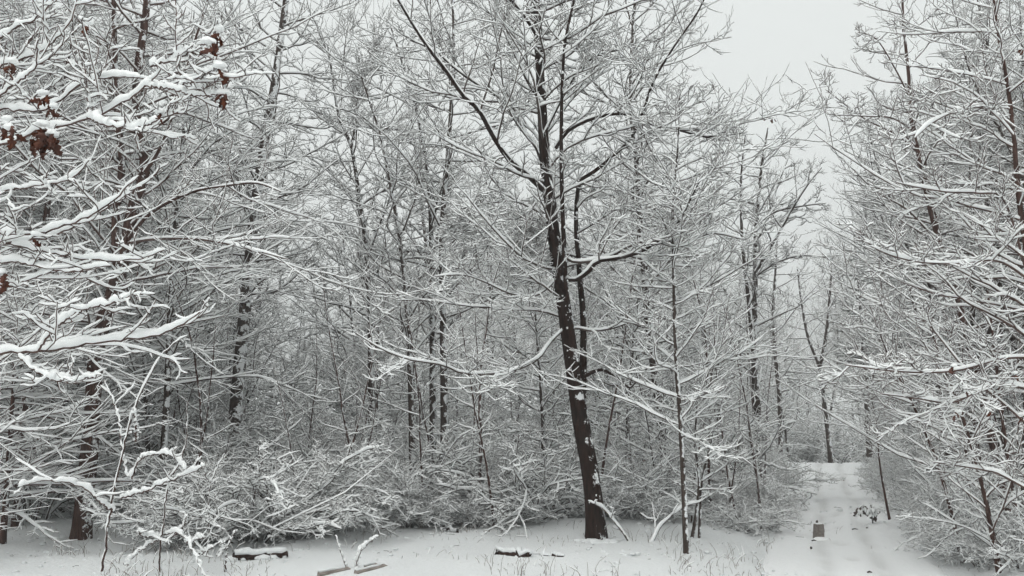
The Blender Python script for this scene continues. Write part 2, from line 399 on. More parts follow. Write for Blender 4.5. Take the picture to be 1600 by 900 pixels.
def shrub(seed, h=1.9, ns=16, spread=0.55, dens=1.0, depth=0.030, fine=False):
    """arching many-stemmed bush"""
    rng = np.random.default_rng(seed); tk = MB()
    S = 12; st = []
    for k in range(ns):
        a = rng.random() * 6.283; sp = spread * (0.25 + rng.random())
        d = nrm(np.array([math.cos(a) * sp, math.sin(a) * sp, 1.0])); P = np.zeros((S, 3)); P[0] = [math.cos(a) * .12, math.sin(a) * .12, -0.08]
        L = h * (0.7 + 0.5 * rng.random()); bend = 0.04 + 0.09 * rng.random()
        for s in range(1, S):
            d = nrm(d + 0.15 * rng.normal(size=3) + np.array([math.cos(a), math.sin(a), -0.7]) * bend); P[s] = P[s - 1] + d * L / (S - 1)
        P[:, 2] = np.maximum(P[:, 2], np.where(np.arange(S) < 2, -0.1, 0.05))
        st.append((P, np.linspace(0.011, 0.004, S)))
    SP, SR = stack(st)
    l1 = grow(SP, SR, rng, int(9 * dens), 0.12, 0.98, 58, 18, 0.22 if fine else 0.27, 0.4, 0.4, 7, 0.7, 9, .0035, .0025, 0.06, 0.10, 0.28, spread=50)
    l2 = grow(*l1, rng, int((8 if fine else 7) * dens), 0.12, 0.97, 56, 20, 0.36, 0.4, 0.3, 4, 0.8, 9, .003, .0022, 0.02, 0.05, 0.16, lmin=0.06)
    l3 = grow(*l2, rng, 3 if fine else 2, 0.2, 0.97, 52, 20, 0.55, 0.3, 0.5, 2, 0.8, 9, .0026, .002, 0.0, 0.05, 0.16, lmin=0.04)
    tube(tk, SP, SR, 4, 0, rng)
    cr, sn = finish_tree([l1, l2, l3], rng, (3, 3, 3), (4, 3, 3), depth, 1.15)
    snow_on(sn, SP, SR, 5, depth, rng)
    return dict(stems=tk, crown=cr, snow_cover=sn)

def bake(d, name, mats):
    return {k: mb.mesh(name + '_' + k, mats[k]) for k, mb in d.items() if mb.n}

MATS_FAR = dict(trunk=M_TRUNK_FAR, stems=M_TWIG, crown=M_TWIG, snow_cover=M_SNOW)
MATS_RED = dict(trunk=M_TRUNK_RED, stems=M_TWIG_RED, crown=M_TWIG_RED, snow_cover=M_SNOW)

def place(kit, name, x, y, rz, sc, label, cat, group=None, z=None, tilt=None):
    o = empty(name, (x, y, (gz(x, y) if z is None else z)))
    o.rotation_euler = (tilt[0] if tilt else 0, tilt[1] if tilt else 0, rz); o.scale = (sc, sc, sc) if np.isscalar(sc) else sc
    tag(o, label, cat, group)
    for k, me in kit.items(): link(k, me, o)
    return o
# ------------------------------------------------------------------ ground, trail
def axis(fine_lo, fine_hi, step, lo, hi, gfac=1.22):
    a = list(np.arange(fine_lo, fine_hi, step)); s = step; v = a[0]
    left = []
    while v > lo: s *= gfac; v -= s; left.append(v)
    s = step; v = a[-1]; right = []
    while v < hi: s *= gfac; v += s; right.append(v)
    return np.array(left[::-1] + a + right)

gx = axis(-9, 10, 0.15, -900, 900); gy = axis(5.5, 19, 0.13, -200, 1500)
X, Y = np.meshgrid(gx, gy)
fade = 1 - smooth(20, 26, np.abs(X)) * 0
Z = terrain(X, Y)
dT = np.abs(X - trail_x(Y))
Z = np.where(dT < TR_HALF + 0.25, Z - 0.10 * (1 - smooth(TR_HALF - 0.1, TR_HALF + 0.25, dT)), Z)      # bed of the trail
gm = MB(); n1, n2 = X.shape
i, j = np.meshgrid(np.arange(n1 - 1), np.arange(n2 - 1), indexing='ij'); a = i * n2 + j
gm.add(np.stack([X, Y, Z], -1), np.stack([a, a + 1, a + n2 + 1, a + n2], -1).reshape(-1, 4))
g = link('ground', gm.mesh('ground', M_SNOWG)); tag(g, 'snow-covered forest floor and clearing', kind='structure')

ty = np.concatenate([np.arange(2, 20, 0.06), np.arange(20, 50, 0.2)]); tw = np.linspace(-1.15, 1.15, 44)
TY, TW = np.meshgrid(ty, tw, indexing='ij'); TX = trail_x(TY) + TW
TZ = terrain(TX, TY, False) + 0.0
e = np.abs(TW) / 1.15
TZ = TZ + 0.012 * (vnoise(TX * 3, TY * 2, 9) - 0.5) + 0.008 * (vnoise(TX * 14, TY * 9, 10) - 0.5)
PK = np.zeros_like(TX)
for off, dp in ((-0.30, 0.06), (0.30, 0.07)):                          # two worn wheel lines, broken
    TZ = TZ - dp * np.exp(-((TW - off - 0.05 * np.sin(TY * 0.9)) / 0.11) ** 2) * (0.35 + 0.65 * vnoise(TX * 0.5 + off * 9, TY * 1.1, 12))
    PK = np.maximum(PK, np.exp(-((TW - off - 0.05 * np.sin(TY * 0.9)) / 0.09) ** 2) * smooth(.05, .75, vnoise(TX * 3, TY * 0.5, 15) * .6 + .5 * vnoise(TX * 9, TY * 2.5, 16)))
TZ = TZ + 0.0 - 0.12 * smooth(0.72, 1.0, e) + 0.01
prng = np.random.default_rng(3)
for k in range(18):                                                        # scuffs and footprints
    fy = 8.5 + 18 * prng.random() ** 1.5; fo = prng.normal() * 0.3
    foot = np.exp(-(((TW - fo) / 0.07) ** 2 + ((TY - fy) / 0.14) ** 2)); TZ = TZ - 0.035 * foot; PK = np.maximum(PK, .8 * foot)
tm = MB(); n1, n2 = TX.shape
i, j = np.meshgrid(np.arange(n1 - 1), np.arange(n2 - 1), indexing='ij'); a = i * n2 + j
tm.add(np.stack([TX, TY, TZ], -1), np.stack([a, a + 1, a + n2 + 1, a + n2], -1).reshape(-1, 4))
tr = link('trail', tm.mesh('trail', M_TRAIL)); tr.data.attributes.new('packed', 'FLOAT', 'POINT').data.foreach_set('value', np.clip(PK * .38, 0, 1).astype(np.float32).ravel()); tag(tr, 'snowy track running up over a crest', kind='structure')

# ------------------------------------------------------------------ single trees that can be picked out
def hero(name, label, cat, trunks, limbs=(), auto=None, twig=None, mats=MATS_FAR, depth=0.020, base=None, group=None, msides=12,
         flecks=0, limb_twigs=None, seed=1, extra=None, wind=0.12, near=False, stem_snow=False):
    rng = np.random.default_rng(seed)
    base = trunks[0][0][0].copy() if base is None else np.asarray(base, float)
    o = empty(name, base); tag(o, label, cat, group)
    S = 26; stems = []
    sn = MB()
    for k, (P, R) in enumerate(trunks):
        tk = MB()
        u = np.linspace(0, len(P) - 1, S); P2 = np.stack([np.interp(u, np.arange(len(P)), P[:, c]) for c in range(3)], 1); R2 = np.interp(u, np.arange(len(P)), R)
        stems.append((P2, R2))
        trunk_mesh(tk, P, R, msides if k == 0 else min(10, max(6, msides - 4)), rng, 0.04, 0.35 if k == 0 else 0.0)
        link('trunk' if k == 0 else 'stem', tk.mesh(name + '_trunk', mats['trunk'], base), o)
        if stem_snow: snow_on(sn, P[None], R[None], 7, depth * .8, rng, wind=wind - .25, lump=.5)
        if flecks:
            n = flecks if k == 0 else flecks // 2
            i = rng.integers(0, len(P), n); an = rng.uniform(-2.4, 0.9, n)
            C = P[i] + np.stack([np.cos(an), np.sin(an), 0 * an], -1) * R[i][:, None] * 0.98 + rng.normal(size=(n, 3)) * [0, 0, 0.05]
            clumps(sn, C, 0.004 + 0.015 * rng.random(n) ** 2, rng, (0.9, 0.9, 1.2))
    l1s = []
    for P, R in limbs:
        lm = MB(); tube(lm, P[None], R[None], 8, 0.04, rng)
        lo = link('limb', lm.mesh(name + '_limb', mats['trunk'] if R[0] > 0.02 else mats['crown'], base), o)
        ls = MB(); snow_on(ls, P[None], R[None], 9 if near else 6, depth * (1.3 if near else 1.1), rng, wind=wind, lump=.5 if near else .35); link('snow_cover', ls.mesh(name + '_limb_snow', M_SNOW, base), lo)
    sides, ss = ((5, 4, 3, 3), (7, 6, 5, 4)) if near else ((4, 3, 3), (5, 4, 3))
    cr = MB(); lev = []
    ak = dict(t0=0.2, t1=0.98, ang=62, angv=11, frac=0.27, fv=0.3, prof=0.6, S=10, rr=0.42, rmax=0.016, rmin=.004, rtip=.0025, droop=0.05, rise=0.12, wob=0.12, spiral=True)
    tk2 = dict(n2=8, n3=5, f2=0.36, f3=0.42, a2=46, a3=44, rise2=0.14, rise3=0.15, lmin3=0.08, droop2=0.06, spread=26, n4=0); tk2.update(twig or {})
    L1 = []
    if auto:
        auto = dict(auto); n = auto.pop('n'); ak.update(auto)
        SP, SR = stack(stems)
        L1.append(grow(SP, SR, rng, n, **ak))
    if limbs:
        lt = dict(n=9, t0=0.2, t1=0.98, ang=50, angv=12, frac=0.30, fv=0.35, prof=0.4, S=10, rr=0.5, rmax=0.012, rmin=.004, rtip=.0025, droop=0.05, rise=0.11, wob=0.12, spread=34)
        lt.update(limb_twigs or {}); n = lt.pop('n')
        byS = {}
        for P, R in limbs: byS.setdefault(len(P), []).append((P, R))
        for s_, ls in byS.items():
            L1.append(grow(*stack(ls), rng, n, **lt))
    if L1:
        P1 = np.concatenate([a for a, b in L1]); R1 = np.concatenate([b for a, b in L1])
        l2 = grow(P1, R1, rng, tk2['n2'], 0.15, 0.97, tk2['a2'], 12, tk2['f2'], 0.3, 0.5, 9 if near else 6, 0.62, 9, .003, .0022, tk2['droop2'], tk2['rise2'], 0.16, spread=tk2['spread'])
        lev = [(P1, R1), l2]
        if tk2['n3']:
            l3 = grow(*l2, rng, tk2['n3'], 0.15, 0.97, tk2['a3'], 12, tk2['f3'], 0.4, 0.3, 5 if near else 3, 0.75, 9,   .0027, .002, 0.03, tk2['rise3'], 0.20, lmin=tk2['lmin3'], spread=tk2['spread'])
            lev.append(l3)
            if tk2['n4']:
                lev.append(grow(*l3, rng, tk2['n4'], 0.15, 0.97, 42, 12, 0.5, 0.3, 0.5, 3, 0.8, 9, .0025, .0018, 0.0, 0.08, 0.14, lmin=0.05))
        finish_tree(lev, rng, sides, ss, depth, 1.0, cr, sn, wind=wind, lump=.22 if near else .35)
    if extra: extra(o, base, sn, rng)
    if cr.n: link('crown', cr.mesh(name + '_crown', mats['crown'], base), o)
    link('snow_cover', sn.mesh(name + '_snow', M_SNOW, base), o)
    HERO.append((name, TRIS[0]))
    return o
HERO = []
MATS_DARK = dict(trunk=M_TRUNK, stems=M_TWIG, crown=M_TWIG, snow_cover=M_SNOW)

# the dark leaning tree in the middle
b = ground_at(930, 843); YM = b[1]
main_trunks = [
    line([(933, 860), (925, 760), (906, 650), (893, 560), (880, 470), (868, 390), (860, 320), (851, 240), (846, 150), (841, 60), (838, -60), (842, -230)], (YM, YM, YM + .3), .105, .017, 90),
    line([(908, 655), (911, 590), (911, 500), (905, 420), (900, 345), (906, 285), (932, 266), (962, 240), (985, 218), (1003, 180), (1020, 130), (1050, 78), (1095, 10), (1120, -60)], (YM + .05, YM + .25, YM + .1, YM - .5), .047, .008, 40, p=1.35),
    line([(886, 480), (882, 400), (878, 300), (877, 200), (879, 120), (884, 60), (898, -5), (915, -90)], (YM - .1, YM - .35), .030, .010, 30),
]
main_limbs = [
    line([(852, 300), (826, 275), (800, 254), (786, 238), (766, 205), (748, 172), (722, 148), (698, 112), (660, 62), (622, 0), (600, -40)], (YM, YM - .9), 0.0344, 0.0080, 22),
    line([(862, 296), (846, 250), (835, 225), (817, 204), (806, 172), (785, 155), (752, 136), (712, 108), (680, 80), (640, 62)], (YM, YM + .6), 0.0272, 0.0072, 22),
    line([(880, 434), (898, 438), (918, 426), (934, 409), (962, 404), (1000, 394), (1034, 372), (1062, 345), (1082, 305), (1100, 270)], (YM, YM - 1.2), 0.0256, 0.0064, 22),
    line([(868, 232), (884, 208), (905, 194), (940, 181), (980, 178), (1010, 192), (1050, 200), (1110, 214), (1160, 192), (1206, 184)], (YM, YM - .4), 0.0240, 0.0064, 22),
    line([(872, 432), (856, 450), (832, 463), (795, 458), (760, 442), (725, 430), (680, 432)], (YM, YM - 1.0), 0.0130, 0.0048, 22),
    line([(884, 512), (860, 535), (842, 560), (812, 576), (770, 584), (722, 583), (690, 570), (640, 562), (595, 545), (555, 520)], (YM, YM - 1.6), 0.0150, 0.0048, 22),
    line([(874, 395), (900, 410), (950, 402), (990, 382), (1035, 372), (1065, 385), (1110, 365), (1165, 375)], (YM, YM - .9), 0.0192, 0.0048, 22),
    line([(850, 300), (834, 322), (821, 345), (818, 375), (813, 405)], (YM, YM - .2), 0.0112, 0.0032, 22),
    line([(853, 318), (843, 345), (838, 375), (835, 410)], (YM, YM - .1), 0.0096, 0.0024, 22),
    line([(858, 372), (838, 368), (818, 360)], (YM, YM - .3), 0.0128, 0.0048, 22),
    line([(862, 385), (836, 398), (818, 418), (800, 440)], (YM, YM - .2), 0.0112, 0.0032, 22),
    line([(787, 246), (774, 252), (766, 285), (745, 315), (740, 325), (744, 355), (742, 385)], (YM - .6, YM - .8), 0.0096, 0.0032, 22),
    line([(740, 318), (722, 335), (708, 350), (700, 370)], (YM - .8, YM - .9), 0.0072, 0.0024, 22),
    line([(846, 160), (820, 118), (800, 60), (792, 0), (786, -60)], (YM, YM + .8), 0.0240, 0.0080, 22),
    line([(850, 210), (880, 150), (905, 108), (935, 86), (970, 78), (1010, 70)], (YM, YM + .7), 0.0208, 0.0064, 22),
    line([(844, 100), (868, 55), (880, 0), (900, -60)], (YM, YM + .4), 0.0208, 0.0080, 22),
    line([(841, 60), (815, 20), (770, -30), (730, -80)], (YM, YM - .6), 0.0208, 0.0080, 22),
]
stub = [line([(913, 588), (938, 578), (958, 586), (972, 597), (984, 606), (993, 598)], (YM, YM - .5), .022, .008, 22)]
hero('bare_tree', 'dark-barked leaning tree with a twin stem standing in the clearing', 'tree', main_trunks, main_limbs,
     auto=dict(n=[40, 20, 10], t0=0.28, frac=0.17, prof=0.1, ang=60, rise=0.08), twig=dict(n2=8, n3=5, f2=.38), mats=MATS_DARK, msides=32, depth=.021,
     limb_twigs=dict(n=11, frac=0.36), flecks=70, seed=11, base=main_trunks[0][0][0] + [0, 0, .1])
# its broken bare stub is a limb as well
root = [o for o in COL.objects if o.name == 'bare_tree'][0]
mbx = MB(); tube(mbx, stub[0][0][None], stub[0][1][None], 7, 0.05); link('limb', mbx.mesh('stub', M_TRUNK, root.location), root)

# trees with traced stems (photograph pixels, distance)
def simple(pixs, Y, r0, r1=0.012, S=30): return line(pixs, Y, r0, r1, S)
hero('forest_tree', 'tree with snow-flecked bark standing right behind the dark leaning tree', 'tree',
     [simple([(1050, 815), (1042, 730), (1026, 605), (1015, 520), (1008, 430), (1000, 330), (993, 230), (986, 140), (990, 30), (1000, -80)], (14.2, 14.4), .082)],
     auto=dict(n=36, t0=.25, frac=.22, prof=.3), seed=21, mats=MATS_FAR, flecks=30)
hero('sapling', 'slim straight sapling with tiered snowy sprays beside the clearing', 'tree',
     [simple([(1073, 880), (1068, 760), (1062, 640), (1056, 560), (1053, 450), (1052, 330), (1060, 220), (1062, 150)], (9.8, 9.9), .030, .006)],
     auto=dict(n=54, t0=.24, frac=.21, prof=.30, ang=66, rise=.08, droop=.02, rmax=.007), twig=dict(n2=10, n3=4, spread=18), seed=22, depth=.022)
hero('young_tree', 'short crooked double-stemmed young tree next to the slim straight sapling', 'tree',
     [simple([(1080, 850), (1088, 800), (1092, 750), (1086, 690), (1090, 620)], (10.8, 10.7), .020, .005),
      simple([(1092, 850), (1094, 800), (1098, 745), (1112, 690), (1130, 620)], (10.8, 10.9), .018, .005)],
     auto=dict(n=[14, 14], t0=.3, frac=.35, prof=.4, ang=60, rmax=.010), twig=dict(n2=6, n3=3), seed=23)
hero('forest_tree', 'pair of close grey stems rising at the left edge of the trail', 'tree',
     [simple([(1196, 790), (1190, 720), (1182, 640), (1179, 560), (1180, 430), (1182, 350), (1190, 260), (1200, 200)], (16.5, 16.6), .085),
      simple([(1190, 700), (1178, 560), (1168, 450), (1160, 380), (1158, 280), (1165, 210)], (16.4, 16.2), .055)],
     [simple([(1181, 425), (1205, 385), (1228, 345), (1245, 315), (1265, 285), (1284, 262)], (16.5, 16.0), .03, .008, 22),
      simple([(1180, 380), (1200, 340), (1215, 290), (1230, 250), (1236, 220)], (16.5, 16.8), .028, .008, 22),
      simple([(1183, 350), (1215, 330), (1255, 322), (1290, 318)], (16.5, 16.2), .02, .006, 22),
      simple([(1182, 430), (1215, 410), (1250, 400), (1290, 402)], (16.5, 15.8), .02, .006, 22)],
     auto=dict(n=[24, 12], t0=.3, frac=.19, prof=.2), limb_twigs=dict(n=8, frac=.34), twig=dict(n2=6), seed=24, flecks=24)
hero('forest_tree', 'forked dark tree standing at the top of the trail crest', 'tree',
     [simple([(1299, 728), (1294, 680), (1286, 610), (1279, 570), (1262, 525), (1252, 470), (1246, 420)], (29, 29), .08, .02),
      simple([(1281, 575), (1290, 530), (1296, 470), (1300, 410)], (29, 29.3), .07, .02)],
     auto=dict(n=[22, 14], t0=.3, frac=.25, prof=.3), twig=dict(n2=6, n3=3), seed=25)
hero('forest_tree', 'thin grey tree left of the crest where the trail ends', 'tree',
     [simple([(1221, 725), (1220, 680), (1218, 620), (1212, 560), (1208, 490), (1212, 420), (1215, 370)], (27, 27), .085, .02)],
     auto=dict(n=28, t0=.3, frac=.25, prof=.3), twig=dict(n2=6, n3=3), seed=26)
# left side
hero('forest_tree', 'reddish-brown double-stemmed tree behind the sprays on the far left', 'tree',
     [simple([(124, 862), (134, 760), (142, 680), (146, 610), (152, 540), (172, 470), (187, 425), (199, 370), (210, 320), (228, 262), (214, 190), (216, 110), (228, 20), (236, -90)], (10.6, 10.7), .105, .03),
      simple([(183, 432), (180, 345), (190, 260), (182, 160), (179, 60), (176, -60)], (10.6, 10.5), .052, .02)],
     [simple([(198, 378), (214, 356), (232, 336), (265, 315), (308, 298), (350, 291), (400, 286), (440, 300)], (10.6, 9.6), .022, .006, 22),
      simple([(226, 270), (245, 240), (268, 190), (292, 105), (312, 40), (330, -20)], (10.6, 10.8), .026, .008, 22),
      simple([(200, 380), (240, 374), (300, 373), (350, 380), (400, 392), (450, 405)], (10.6, 9.0), .018, .005, 22)],
     auto=dict(n=[38, 18], t0=.30, frac=.20, prof=.2, rise=.06), twig=dict(n2=7, n3=3), mats=MATS_RED, seed=31, flecks=24, limb_twigs=dict(frac=.4))
hero('forest_tree', 'thick leaning trunk plastered with snow flecks reaching the sky', 'tree',
     [simple([(352, 830), (368, 640), (384, 470), (398, 330), (412, 230), (424, 160), (434, 95), (447, 0), (466, -120)], (13.6, 13.8), .110, .035)],
     auto=dict(n=36, t0=.35, frac=.18, prof=.2), seed=32, mats=MATS_FAR, flecks=20)
hero('forest_tree', 'slender tree forking into a wide V against pale sky', 'tree',
     [simple([(582, 800), (580, 640), (578, 480), (570, 370), (558, 285), (548, 225), (530, 185), (521, 130), (512, 70)], (14.6, 14.6), .062),
      simple([(549, 228), (557, 190), (560, 150), (574, 100), (590, 60)], (14.6, 14.8), .028)],
     auto=dict(n=[30, 18], t0=.35, frac=.18, prof=.1, ang=46, rise=.12), seed=33, flecks=10)
hero('forest_tree', 'straight dark tree showing tall above the middle thicket', 'tree',
     [simple([(694, 800), (694, 640), (692, 480), (690, 370), (699, 250), (706, 150), (709, 60), (705, -40)], (14.0, 14.0), .066)],
     auto=dict(n=38, t0=.3, frac=.2, prof=.2), seed=34, flecks=30)
hero('forest_tree', 'slanting tree leaning left just beside the straight dark tree', 'tree',
     [simple([(676, 800), (676, 600), (674, 430), (672, 320), (662, 230), (648, 160), (628, 95), (610, 40)], (15, 15), .062)],
     auto=dict(n=34, t0=.3, frac=.2, prof=.2), seed=35, flecks=14)
hero('forest_tree', 'thin tree bending left between the V-forked tree and the slanting tree', 'tree',
     [simple([(645, 800), (642, 620), (636, 480), (624, 370), (611, 295), (598, 225), (578, 160), (565, 120)], (13.6, 13.5), .052)],
     auto=dict(n=30, t0=.3, frac=.2, prof=.2), seed=36)
# right side
hero('forest_tree', 'tall crooked reddish tree whose thin top rises above the right thicket', 'tree',
     [simple([(1590, 868), (1566, 760), (1540, 640), (1510, 520), (1488, 440), (1470, 385), (1452, 320), (1438, 250), (1424, 190), (1420, 120), (1412, 40), (1408, -50)], (11.5, 12.2), .058, .010),
      simple([(1474, 392), (1462, 340), (1450, 300), (1446, 240)], (11.9, 12), .022, .006)],
     [simple([(1420, 150), (1400, 110), (1370, 62), (1340, 50)], (12.1, 11.8), .012, .004, 22),
      simple([(1420, 170), (1440, 150), (1470, 140), (1490, 120)], (12.1, 12.4), .012, .004, 22),
      simple([(1428, 205), (1395, 185), (1360, 182), (1305, 180)], (12.1, 11.7), .012, .004, 22),
      simple([(1436, 240), (1400, 210), (1350, 185), (1290, 140)], (12.1, 11.9), .014, .004, 22),
      simple([(1470, 385), (1420, 330), (1370, 300), (1330, 262)], (12.0, 11.4), .014, .004, 22)],
     auto=dict(n=[38, 8], t0=.12, frac=.15, prof=.2, ang=62), limb_twigs=dict(n=9, frac=.34), twig=dict(n2=6, n3=3), mats=MATS_RED, seed=41, depth=.017)
hero('young_tree', 'close young tree whose snowy limbs sweep in from the right edge', 'tree',
     [simple([(1680, 960), (1650, 700), (1612, 440), (1592, 310), (1583, 200), (1572, 120), (1556, 30), (1550, -60)], (7.6, 7.8), .038, .008)],
     [simple([(1606, 432), (1570, 315), (1530, 302), (1480, 300), (1430, 292), (1400, 285)], (7.6, 7.2), .011, .004, 22),
      simple([(1612, 440), (1560, 408), (1500, 412), (1440, 410), (1395, 400), (1360, 385)], (7.6, 6.9), .011, .004, 22),
      simple([(1585, 200), (1540, 170), (1500, 172), (1460, 190), (1430, 215)], (7.7, 7.2), .010, .004, 22),
      simple([(1630, 560), (1570, 560), (1500, 578), (1440, 582), (1380, 578), (1320, 570)], (7.6, 7.0), .012, .004, 22),
      simple([(1640, 620), (1560, 600), (1490, 628), (1430, 622), (1375, 615)], (7.6, 7.4), .012, .004, 22),
      simple([(1655, 720), (1590, 650), (1520, 590), (1470, 530), (1430, 480)], (7.6, 7.9), .012, .004, 22),
      simple([(1665, 800), (1570, 745), (1540, 735), (1500, 728), (1460, 722)], (7.6, 7.6), .012, .004, 22)],
     auto=dict(n=30, t0=.25, frac=.20, prof=.3, azi=(-.7, 0, 0), rise=.08), twig=dict(n2=8, n3=4, f2=.34), mats=MATS_RED, seed=42, depth=.021, limb_twigs=dict(n=8, frac=.30))
for q, (pix, YY, lab) in enumerate([
    ([(1562, 895), (1535, 760), (1500, 640), (1470, 560), (1440, 470)], 9.0, 'slanting reddish sapling leaning toward the trail from the right thicket'),
    ([(1505, 880), (1470, 740), (1430, 640), (1390, 560), (1360, 480)], 9.8, 'thin sapling arching over the right edge of the trail'),
    ([(1390, 812), (1382, 770), (1374, 720), (1368, 650), (1350, 590)], 11.6, 'small upright dark sapling rooted on the right trail edge'),
    ([(1600, 880), (1575, 720), (1560, 600), (1545, 470), (1530, 350)], 10.2, 'reddish young tree deep in the right thicket beside the crooked tree')]):
    hero('sapling', lab, 'tree', [simple(pix, (YY, YY + .2), (.026, .022, .014, .026)[q], .004)], auto=dict(n=24, t0=(.12, .42, .40, .12)[q], frac=(.36, .30, .22, .36)[q], prof=.4, azi=((-.5, 0, .1), (-.2, 0, .3), (.3, 0, .3), (-.5, 0, .1))[q], rmax=.010, ang=56), twig=dict(n2=7, n3=3),
         mats=MATS_RED, seed=50 + q, depth=.020)
# the tree just outside the left edge whose limbs hang into view
near_limbs = [
    line([(-150, 590), (-60, 568), (0, 553), (90, 545), (170, 533), (240, 525), (285, 508), (312, 488)], (5.2, 4.6), 0.0101, 0.0036, 44, .004),
    line([(-150, 330), (-60, 356), (0, 366), (60, 364), (120, 346), (170, 318), (217, 274)], (5.2, 4.6), 0.0086, 0.0029, 44, .004),
    line([(-150, 352), (-60, 372), (0, 378), (80, 368), (150, 336), (198, 302), (222, 290)], (5.2, 4.8), 0.0086, 0.0029, 44, .004),
    line([(-140, 330), (-40, 368), (40, 386), (100, 400), (170, 407), (220, 404), (256, 390)], (5.2, 4.7), 0.0079, 0.0029, 44, .004),
    line([(-140, 250), (0, 228), (60, 205), (140, 186), (180, 168), (222, 140), (252, 108)], (5.2, 4.4), 0.0086, 0.0029, 44, .004),
    line([(138, 184), (168, 196), (200, 201), (235, 194), (262, 178)], (4.6, 4.3), 0.0058, 0.0029, 44, .004),
    line([(225, 135), (262, 138), (300, 148), (332, 149), (350, 140)], (4.4, 4.3), 0.0050, 0.0029, 44, .004),
    line([(236, 104), (275, 92), (310, 74), (336, 56)], (4.4, 4.3), 0.0058, 0.0029, 44, .004),
    line([(285, 133), (312, 122), (345, 100)], (4.3, 4.2), 0.0043, 0.0025, 44, .004),
    line([(138, 186), (137, 150), (131, 108)], (4.6, 4.6), 0.0043, 0.0022, 44, .004),
    line([(-120, 180), (0, 106), (55, 84), (98, 50), (126, -10)], (5.2, 4.9), 0.0072, 0.0029, 44, .004),
    line([(-120, 260), (0, 150), (52, 108), (60, 60)], (5.2, 4.6), 0.0072, 0.0029, 44, .004),
    line([(-120, 420), (0, 410), (50, 414), (110, 424), (170, 414)], (5.2, 4.8), 0.0065, 0.0029, 44, .004),
    line([(-120, 470), (0, 452), (60, 432), (110, 415), (150, 395)], (5.2, 4.9), 0.0065, 0.0029, 44, .004),
    line([(30, 555), (48, 575), (80, 592), (115, 594), (155, 586)], (4.9, 4.6), 0.0058, 0.0029, 44, .004),
    line([(60, 548), (85, 515), (118, 490), (150, 480), (190, 470), (212, 455)], (4.8, 4.6), 0.0058, 0.0029, 44, .004),
    line([(-140, 330), (0, 300), (30, 295), (60, 290), (110, 280), (140, 250)], (5.2, 4.7), 0.0072, 0.0029, 44, .004),
    line([(-140, 130), (0, 60), (30, 40), (70, 20), (90, -20)], (5.2, 4.8), 0.0072, 0.0029, 44, .004),
    line([(-100, 190), (0, 172), (70, 170), (130, 130), (180, 120), (218, 122)], (5.2, 4.6), 0.0065, 0.0029, 44, .004),
]
leaf_pts = [(72, 200, 4.55, 8, .85), (82, 215, 4.55, 6, .8), (62, 222, 4.55, 5, .75), (70, 150, 4.6, 5, .6), (80, 170, 4.6, 3, .55), (350, 150, 4.25, 5, .5), (342, 50, 4.25, 4, .5), (336, 70, 4.2, 3, .6), (346, 108, 4.2, 3, .55),
            (252, 178, 4.3, 2, .5), (138, 40, 4.7, 2, .5), (55, 370, 4.7, 2, .5), (20, 205, 4.8, 3, .8), (8, 190, 4.8, 3, .7), (12, 100, 4.9, 3, .6), (5, 430, 4.9, 3, .7)]

def leaf_mesh(seed):
    """one curled, lobed dead oak leaf with thickness, stem up, hanging down"""
    rng = np.random.default_rng(seed)
    n = 9; v = []; 
    for k in range(n):
        u = k / (n - 1); w = 0.026 * math.sin(math.pi * (0.08 + 0.9 * u)) ** 0.7 * (1 + 0.45 * math.sin(k * 2.3 + seed)) ; w = max(w, .002)
        cx = 0.015 * math.sin(u * 3 + seed); cup = 0.014 * (1 + 0.5 * math.sin(k * 1.7))
        for s in (-1, -.45, 0, .45, 1):
            v.append((s * w + cx, cup * (s * s) - 0.02 * math.sin(u * 2.6) + rng.normal() * .0015, -0.105 * u))
    v = np.array(v); mb = MB()
    q = [(r * 5 + c, r * 5 + c + 1, r * 5 + c + 6, r * 5 + c + 5) for r in range(n - 1) for c in range(4)]
    back = v + [0, .0012, 0]
    mb.add(v, q); mb.add(back, [a[::-1] for a in q])
    return mb.mesh('leaf', M_LEAF)
LEAVES = [leaf_mesh(k) for k in range(4)]

def snow_cap_mesh(seed):
    bm = bmesh.new(); bmesh.ops.create_icosphere(bm, subdivisions=3, radius=1)
    rng = np.random.default_rng(seed); ph = rng.random(6) * 6
    for vt in bm.verts:
        c = vt.co; k = 1 + .14 * math.sin(c.x * 3 + ph[0]) + .12 * math.sin(c.y * 4 + ph[1]) + .07 * math.sin(c.z * 6 + c.x * 5 + ph[2])
        vt.co = Vector((c.x * k, c.y * k, c.z * k * (0.8 if c.z > 0 else 0.45)))
    me = bpy.data.meshes.new('snow_cap'); bm.to_mesh(me); bm.free(); me.materials.append(M_SNOW)
    me.polygons.foreach_set('use_smooth', np.ones(len(me.polygons), bool)); return me
CAPS = [snow_cap_mesh(k) for k in range(3)]

def hang_leaves(o, base, pts, rng):
    for (px, py, YY, n, sc) in pts:
        p = at(px, py, YY) - base
        for k in range(n):
            l = link('leaf', LEAVES[rng.integers(0, 4)], o)
            l.location = p + rng.normal(size=3) * [.022 * sc, .02 * sc, .02 * sc] - [0, 0, .005]
            l.rotation_euler = (rng.normal() * .45, rng.normal() * .5, rng.random() * 6.28); l.scale = [sc * (.75 + .5 * rng.random())] * 3
        for k in range(2 if n > 3 else 1):
            c = link('snow_cap', CAPS[rng.integers(0, 3)], o)
            c.location = p + np.array([rng.normal() * .015, -.005, .018 * sc + .004]); s = (.022 + .012 * rng.random()) * (0.55 + .5 * sc); c.scale = (s * 1.15, s, s * .95)
            c.rotation_euler = (0, 0, rng.random() * 6)

